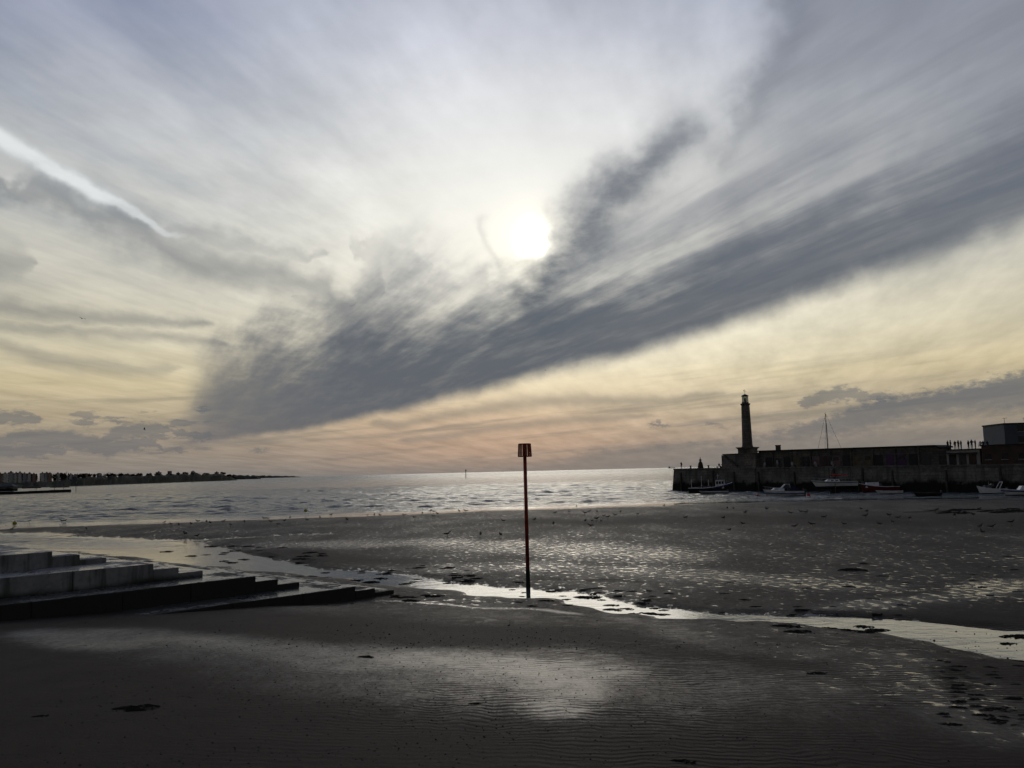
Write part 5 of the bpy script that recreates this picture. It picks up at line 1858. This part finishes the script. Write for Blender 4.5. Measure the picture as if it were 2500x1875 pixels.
for i, (o, x0, kd, flat) in enumerate(vis):
    col_ = ['pale', 'brick', 'grey'][kd]
    if x0 < -10:
        lab = f'{col_} seafront house at the left edge, ' + ('farther out' if i == 0 else 'partly cut by the edge')
    elif x0 < 500:
        lab = f'{col_} seafront house, {ordn[min(i - 1, 13)]} from the left on the far shore'
    elif flat:
        lab = {1228: 'flat roofed grey block on the shore, first past the trees', 1372: 'small flat roofed grey block in the middle of the skyline gap', 1490: 'wide flat roofed grey block highest on the far shore', 1676: 'broad flat roofed grey block nearest the tip of the headland'}[x0]
    else:
        lab = f'{col_} house among the trees on the far shore, {ordn[min(i - 14, 13)]} counting from the jetty end'
    tag(o, lab, 'house' if not flat else 'apartment block', 'houses along the far shore')

# trees on the headland: lumpy crowns of many small leaf faces
def crown_mesh(seed, n=420):
    r = random.Random(seed)
    bm = bmesh.new()
    lobes = [(r.uniform(-0.55, 0.55), r.uniform(-0.4, 0.4), r.uniform(0.35, 1.0), r.uniform(0.28, 0.5)) for _ in range(9)]
    for _ in range(n):
        lx_, ly_, lz_, lr_ = r.choice(lobes)
        d = Vector((r.gauss(0, 1), r.gauss(0, 1), r.gauss(0, 1))).normalized() * lr_ * r.uniform(0.6, 1.05)
        c = Vector((lx_, ly_, lz_)) + d
        s_ = r.uniform(0.05, 0.12)
        a = Vector((r.gauss(0, 1), r.gauss(0, 1), r.gauss(0, 1))).normalized() * s_
        bb = a.cross(Vector((r.gauss(0, 1), r.gauss(0, 1), r.gauss(0, 1)))).normalized() * s_
        bm.faces.new([bm.verts.new(c + q) for q in (a, bb, -a, -bb)])
    me = bpy.data.meshes.new('crown')
    bm.to_mesh(me); bm.free()
    me.materials.append(M_LEAF)
    return me


CROWN = [crown_mesh(s_) for s_ in range(4)]
TR = MB(); TR.tube((0, 0, -0.6), (0.03, 0, 0.6), 0.06, 0.035, 6); TR.tube((0.02, 0, 0.4), (-0.3, 0.1, 0.8), 0.03, 0.015, 5); TR.tube((0.02, 0, 0.4), (0.3, -0.1, 0.85), 0.03, 0.015, 5)
TRUNK = TR.mesh('trunk', M_BARK)
TREES = []
for zx, yt, wd in [(300, 112, 26), (425, 108, 40), (490, 92, 46), (515, 104, 40), (570, 106, 36), (612, 112, 44), (660, 112, 50), (705, 110, 54), (745, 112, 40), (800, 111, 46), (850, 102, 60), (890, 104, 46), (925, 112, 40), (975, 112, 46), (1010, 114, 40), (1050, 110, 50), (1100, 109, 44), (1140, 112, 44), (1170, 106, 30), (1205, 112, 50), (1298, 112, 40), (1365, 108, 34), (1440, 104, 42), (1475, 110, 30), (1580, 112, 52), (1655, 118, 40), (1715, 100, 44), (1780, 122, 40), (1812, 136, 40)]:
    x_, D_, zt = coast_pt(zx, yt)
    gz_ = ridge(zx) - 2.0
    Ht = zt - gz_
    D_ += rnd.uniform(-18, 20)
    o = empty('tree', (x_, D_, gz_))
    sx = wd / 3.16 / S2 * D_ / 1855 / 1.5
    cr = bpy.data.objects.new('crown', CROWN[int(zx) % 4]); COL.objects.link(cr); cr.parent = o
    cr.scale = (sx, sx, Ht / 1.42); cr.rotation_euler = (0, 0, rnd.uniform(0, 6))
    tk = bpy.data.objects.new('trunk', TRUNK); COL.objects.link(tk); tk.parent = o; tk.scale = (sx * 1.2, sx * 1.2, Ht / 1.42)
    TREES.append((zx, o))
for i, (zx, o) in enumerate(TREES):
    lab = {490: 'tallest pointed dark tree above the seafront houses', 850: 'broad rounded tree in the middle of the wooded stretch', 1715: 'dark tree beside the block nearest the headland tip', 1812: 'last low tree at the tip of the headland', 300: 'small dark tree between the seafront houses'}.get(zx)
    k_ = 1 + sum(1 for z_, _ in TREES if z_ < zx and (z_ < 1220) == (zx < 1220))
    if lab is None:
        lab = (f'dark rounded tree on the far shore, {nth(k_)} from the left' if zx < 1220 else f'dark tree between the shore blocks, {nth(k_)} from the left')
    tag(o, lab, 'tree', 'trees in the wooded stretch' if zx < 1220 else 'trees between the shore blocks')

# ================================================================== ship far out
sp = ground(1452, 1011.3, 0.0)
shp = empty('ship', at_depth(1451, 1009.5, 7500.0).xyz, 0.2)
shp.location.z = 0.0
tag(shp, 'tiny hazy ship on the horizon left of the harbour arm end', 'ship')
m = MB(); m.loft([[(-32, -5, 4.5), (-32, 5, 4.5), (-30, 5, -1), (-30, -5, -1), (-32, -5, 4.5)], [(22, -5, 4.5), (22, 5, 4.5), (20, 5, -1), (20, -5, -1), (22, -5, 4.5)], [(34, -0.5, 6), (34, 0.5, 6), (30, 0.5, -1), (30, -0.5, -1), (34, -0.5, 6)]]); m.build('hull', M_GREYBLOCK, shp)
m = MB(); m.box(-28, -16, -4, 4, 4.51, 15); m.build('bridge', M_HOUSE[0], shp)
for xx in (-6, 10):
    m = MB(); m.tube((xx, 0, 4), (xx, 0, 20), 0.8, seg=6); m.build('mast', M_GREYBLOCK, shp)

# ================================================================== gulls
def gull_standing(seed):
    r = random.Random(seed)
    root = empty('gull')
    m = MB()
    pr = [(-0.26, 0.012, 0.20, 0.30), (-0.16, 0.05, 0.19, 0.27), (-0.05, 0.085, 0.17, 0.27), (0.06, 0.085, 0.18, 0.30), (0.13, 0.055, 0.23, 0.335), (0.17, 0.042, 0.29, 0.38), (0.215, 0.038, 0.31, 0.385), (0.25, 0.012, 0.335, 0.36)]
    rings = []
    for (x_, w_, z0_, z1_) in pr:
        c_ = (z0_ + z1_) / 2; h_ = (z1_ - z0_) / 2
        rings.append([(x_, w_ * math.cos(q), c_ + h_ * math.sin(q)) for q in [2 * math.pi * k_ / 8 for k_ in range(8)] + [0.0]])
    m.loft(rings)
    m.build('body', M_GULL, root, True)
    m = MB()
    for sg in (-1, 1):
        m.loft([[(0.08, sg * 0.088, 0.27), (0.08, sg * 0.093, 0.22)], [(-0.10, sg * 0.075, 0.265), (-0.10, sg * 0.08, 0.205)], [(-0.30, sg * 0.015, 0.225), (-0.30, sg * 0.02, 0.205)]], False)
    m.build('folded_wings', M_GULLDK, root)
    m = MB(); m.tube((0.245, 0, 0.348), (0.31, 0, 0.335), 0.014, 0.004, 5); m.build('beak', M_BEAK, root)
    for sg in (-1, 1):
        m = MB(); m.tube((0.0, sg * 0.035, 0.19), (0.01, sg * 0.035, 0.0), 0.009, seg=5); m.tube((0.0, sg * 0.035, 0.006), (0.06, sg * 0.04, 0.004), 0.009, 0.012, 4); m.build('leg', M_BEAK, root)
    return root


gproto = gull_standing(1)
first = [True]


def add_gull(x, y, label, group, sc=1.0):
    o = gproto if first[0] else copy_tree(gproto)
    first[0] = False
    o.location = (x, y, max(tz(x, y), 0.0) - 0.003)
    o.rotation_euler = (0, 0, rnd.uniform(0, 6.28))
    o.scale = (sc,) * 3
    tag(o, label, 'gull', group)
    return o


def Z6(x, y):
    return (700 + x / 2.212) / S2, (1130 + y / 2.212) / S2


def Z7(x, y):
    return (1600 + x / 2.458) / S2, (1150 + y / 2.458) / S2


G = []
for zx, zy in [(18, 306), (108, 318), (180, 304), (240, 290), (327, 318), (436, 290), (473, 292), (503, 292), (633, 292), (688, 304), (732, 282), (775, 270), (792, 272), (814, 284), (790, 297), (932, 270), (966, 270),
               (1168, 322), (1338, 318), (1525, 274), (1565, 244), (1609, 280), (1633, 272), (1676, 274), (1712, 296), (1736, 302), (1773, 292), (1803, 272), (1612, 324), (1650, 322), (1675, 312), (1698, 324), (1640, 352), (1897, 286), (2038, 242), (1440, 342), (1450, 280)]:
    G.append(('w', *Z6(zx, zy)))
for zx, zy in [(182, 292), (408, 296), (470, 234), (432, 232), (540, 262), (668, 240), (810, 262), (872, 254), (905, 256), (1014, 288), (1235, 236), (1272, 250), (1262, 282), (1400, 276), (1424, 316), (1460, 292), (1344, 332), (1132, 330), (938, 334), (838, 348), (1528, 296), (1795, 280), (1908, 276), (1830, 254), (1945, 240), (1690, 246), (2040, 262), (2100, 250), (2170, 252), (1950, 350), (2020, 350), (1965, 386), (2138, 322), (525, 330), (445, 368)]:
    G.append(('r', *Z7(zx, zy)))
for zx, zy in [(90, 560), (225, 492), (475, 492), (500, 494), (665, 552), (1267, 503), (1318, 518), (1380, 524), (1475, 518), (1523, 498), (1593, 502), (1622, 512), (1725, 494), (1780, 520), (1886, 504), (2036, 476), (2064, 474), (2088, 498), (2145, 518), (2195, 492)]:
    G.append(('l', *Z3(zx, zy)))
for kd, what, grp in (('w', 'small dark gull on the sand at the middle of the waterline', 'gulls along the middle of the waterline'), ('r', 'small dark gull on the flats in front of the boats', 'gulls on the flats in front of the boats'), ('l', 'small dark gull on the sand bar at the left shore', 'gulls on the left sand bar')):
    for i, (_, xv, yv) in enumerate(sorted(q for q in G if q[0] == kd)):
        g = hit(xv, yv)
        add_gull(g.x, g.y, f'{what}, {nth(i + 1)} from the left', grp, rnd.uniform(1.0, 1.45))
for zx, zy, lab in ((868, 403, 'gull standing alone on the sheen left of the beacon, left of three'), (1047, 405, 'gull standing on the sheen left of the beacon, middle of three'), (1156, 406, 'larger gull stooping nearest the beacon, right of three')):
    g = ground(*Z6(zx, zy), 0.05)
    add_gull(g.x, g.y, lab, 'three gulls left of the beacon', 1.35)
g = ground(*Z3(1428, 604), 0.1); add_gull(g.x, g.y, 'large dark gull on the dark sand beside the tidal stream', None, 1.6)
g = ground(*Z3(1520, 614), 0.1); add_gull(g.x, g.y, 'second dark gull right of the one beside the stream', None, 1.3)


def gull_flying(label, xv, yv, dist, span, bank, rz):
    d = ray(xv, yv)
    q = Vector((0, 0, CAM_H)) + d * dist
    o = empty('flying_gull', q)
    o.rotation_euler = (0.1, bank, rz)
    tag(o, label, 'gull', None)
    k_ = span / 1.3
    m = MB()
    rings = []
    for (x_, w_) in ((-0.30, 0.015), (-0.15, 0.05), (0.0, 0.075), (0.15, 0.06), (0.24, 0.045), (0.32, 0.01)):
        rings.append([(w_ * k_ * math.cos(a_), x_ * k_, w_ * k_ * math.sin(a_)) for a_ in [2 * math.pi * j / 8 for j in range(8)] + [0.0]])
    m.loft(rings); m.build('body', M_GULLDK, o, True)
    for sg in (-1, 1):
        m = MB()
        R_ = []
        for (y_, z_, c0, c1) in ((0.05, 0.02, -0.10, 0.12), (0.3, 0.16, -0.08, 0.14), (0.48, 0.14, -0.10, 0.08), (0.68, 0.02, -0.14, -0.08)):
            R_.append([(sg * y_ * k_, c0 * k_, z_ * k_), (sg * y_ * k_, c1 * k_, z_ * k_), (sg * y_ * k_, (c0 + c1) / 2 * k_, z_ * k_ + 0.015), (sg * y_ * k_, c0 * k_, z_ * k_)])
        m.loft(R_); m.build('wing', M_GULLDK, o)


gull_flying('gull gliding high in the sky on the left', 177, 688, 105.0, 0.75, 0.15, 0.9)
gull_flying('gull flapping low against the clouds on the left', 312, 927, 110.0, 0.7, -0.5, 2.0)
gull_flying('tiny far gull in front of the dark cloud bank', 1178, 800, 260.0, 0.8, 0.1, 1.2)

# ================================================================== seaweed and litter on the sand
def clump_mesh(seed):
    r = random.Random(seed)
    bm = bmesh.new()
    n = r.randint(16, 26)
    for _ in range(n):
        a_ = r.uniform(0, 6.28); q = r.uniform(0, 0.5) ** 0.8
        cx, cy = q * math.cos(a_) * 1.0, q * math.sin(a_) * 0.6
        ln = r.uniform(0.10, 0.32); w_ = r.uniform(0.02, 0.06); th = r.uniform(0, 6.28)
        ux, uy = math.cos(th), math.sin(th)
        h_ = r.uniform(0.02, 0.10) * (1.2 - q)
        pts = [(-1, 0.0), (-0.4, h_), (0.3, h_ * 0.9), (1, 0.005)]
        L_ = [bm.verts.new((cx + ux * ln * s_ - uy * w_, cy + uy * ln * s_ + ux * w_, max(z_ - 0.03, -0.02))) for s_, z_ in pts]
        M_ = [bm.verts.new((cx + ux * ln * s_, cy + uy * ln * s_, z_ + 0.02)) for s_, z_ in pts]
        R_ = [bm.verts.new((cx + ux * ln * s_ + uy * w_, cy + uy * ln * s_ - ux * w_, max(z_ - 0.03, -0.02))) for s_, z_ in pts]
        for A, B in ((L_, M_), (M_, R_)):
            for j in range(3):
                bm.faces.new((A[j], A[j + 1], B[j + 1], B[j]))
    me = bpy.data.meshes.new('seaweed_clump')
    bm.to_mesh(me); bm.free()
    me.materials.append(M_WEED)
    return me


CL = [clump_mesh(s_) for s_ in range(8)]


def add_clump(xv, yv, sc, label, group=None, z=None):
    g = hit(xv, yv)
    zz = max(tz(g.x, g.y), 0.0)
    o = put('seaweed_clump', CL[rnd.randrange(8)], (g.x, g.y, zz), rnd.uniform(-0.5, 0.5), sc)
    o.scale = (sc, sc * 0.9, sc * 0.8)
    tag(o, label, 'seaweed', group)


for (xv, yv, sc, lab) in [(290, 1533, 0.75, 'ragged dark weed clump alone on the dull sand, lower left'), (88, 1549, 0.25, 'small dark weed scrap at the lower left edge'), (1026, 1522, 0.22, 'small black weed lump alone in the lower middle'),
                          (792, 1421, 0.42, 'stringy weed scrap on the bright wet sand'), (1268, 1291, 0.9, 'black weed clump right of the foot of the beacon'), (1121, 1258, 0.7, 'black weed clump left of the foot of the beacon'),
                          (1845, 1232, 1.2, 'black weed clump on the bright flats, right of centre'), (1765, 1652, 0.0, ''), (1766, 1457, 0.45, 'dark weed clump alone on the rippled sand, lower right'), (1480, 1648, 0.3, 'small weed clump at the bottom edge right of centre')]:
    if sc:
        add_clump(xv, yv, sc, lab)
AREAS = [  # (x0, x1, y0, y1, count, size, label, group)
    (2020, 2212, 1425, 1570, 52, (0.12, 0.38), 'black weed clump in the lower right patch', 'weed strewn at the lower right edge'),
    (2130, 2212, 1372, 1392, 4, (0.4, 0.6), 'black weed clump in the stream at right', 'weed in the stream at the right'),
    (1640, 1980, 1352, 1368, 9, (0.4, 0.8), 'dark weed clump on the near stream bank', 'weed along the near stream bank'),
    (1040, 1480, 1270, 1330, 40, (0.25, 0.6), 'dark weed clump in the beacon shallows', 'weed around the beacon'),
    (640, 1040, 1222, 1262, 36, (0.35, 0.8), 'dark weed clump by the stream left of the beacon', 'weed left of the beacon'),
    (350, 700, 1180, 1216, 26, (0.5, 1.0), 'dark weed clump by the broad pool', 'weed by the broad pool'),
    (800, 940, 1284, 1300, 8, (0.4, 0.8), 'dark weed clump below the end steps', 'weed below the end steps'),
    (1500, 2200, 1200, 1330, 34, (0.25, 0.55), 'dark weed clump on the right flats', 'weed on the right flats'),
    (2000, 2212, 1100, 1110, 30, (0.9, 1.8), 'dark weed clump in the bed near the boats', 'weed bed near the boats')]
for x0, x1, y0, y1, n, (s0_, s1_), lab, grp in AREAS:
    spots = sorted((x0 + (x1 - x0) * rnd.random() ** 0.8, rnd.uniform(y0, y1)) for _ in range(n))
    for i, (xv, yv) in enumerate(spots):
        add_clump(xv, yv, rnd.uniform(s0_, s1_), f'{lab}, {nth(i + 1)} from the left', grp)
# countless worm casts and pebbles on the near sand, one mesh
r = np.random.default_rng(5)
N = 11000
xv = r.uniform(100, 2212, N * 4); yv = r.uniform(1340, 1659, N * 4)
keep = r.random(N * 4) < np.clip(0.85 - np.abs(xv - 1000) / 1500 - np.clip(yv - 1560, 0, 200) / 260, 0.14, 1) * np.clip((yv - 1330) / 70, 0.1, 1)
xv, yv = xv[keep][:N], yv[keep][:N]
N = len(xv)
V = np.empty((N * 5, 3), np.float32); Fc = []
gx = np.empty(N); gy = np.empty(N)
for i in range(N):
    g = ray(xv[i], yv[i]); gx[i], gy[i] = g.x / -g.z, g.y / -g.z
dx0, dy0 = gx.copy(), gy.copy()
gz = np.zeros(N)
for _ in range(8):
    gx, gy = dx0 * (CAM_H - gz), dy0 * (CAM_H - gz)
    gz = 0.5 * gz + 0.5 * np.clip(terrain(gx, gy), 0, None)
for i in range(N):
    s_ = (0.010 + 0.026 * r.random() ** 3) * (1 + 0.3 * (gy[i] > 26)); a_ = r.uniform(0, 6.28)
    for j in range(4):
        V[i * 5 + j] = (gx[i] + s_ * 1.3 * math.cos(a_ + j * 1.571), gy[i] + s_ * math.sin(a_ + j * 1.571), gz[i] - 0.006)
    V[i * 5 + 4] = (gx[i] + r.uniform(-.3, .3) * s_, gy[i], gz[i] + s_ * r.uniform(0.5, 1.1))
    Fc += [(i * 5 + j, i * 5 + (j + 1) % 4, i * 5 + 4) for j in range(4)]
me = bpy.data.meshes.new('worm_casts')
me.from_pydata(V.tolist(), [], Fc)
me.materials.append(simple('dark_sand_lumps', (0.035, 0.031, 0.027), 0.85, 20.0, 0.4, 0.15))
o = bpy.data.objects.new('worm_casts', me); COL.objects.link(o)
tag(o, 'countless small dark worm casts and pebbles dotting the near sand', None, None, 'stuff')
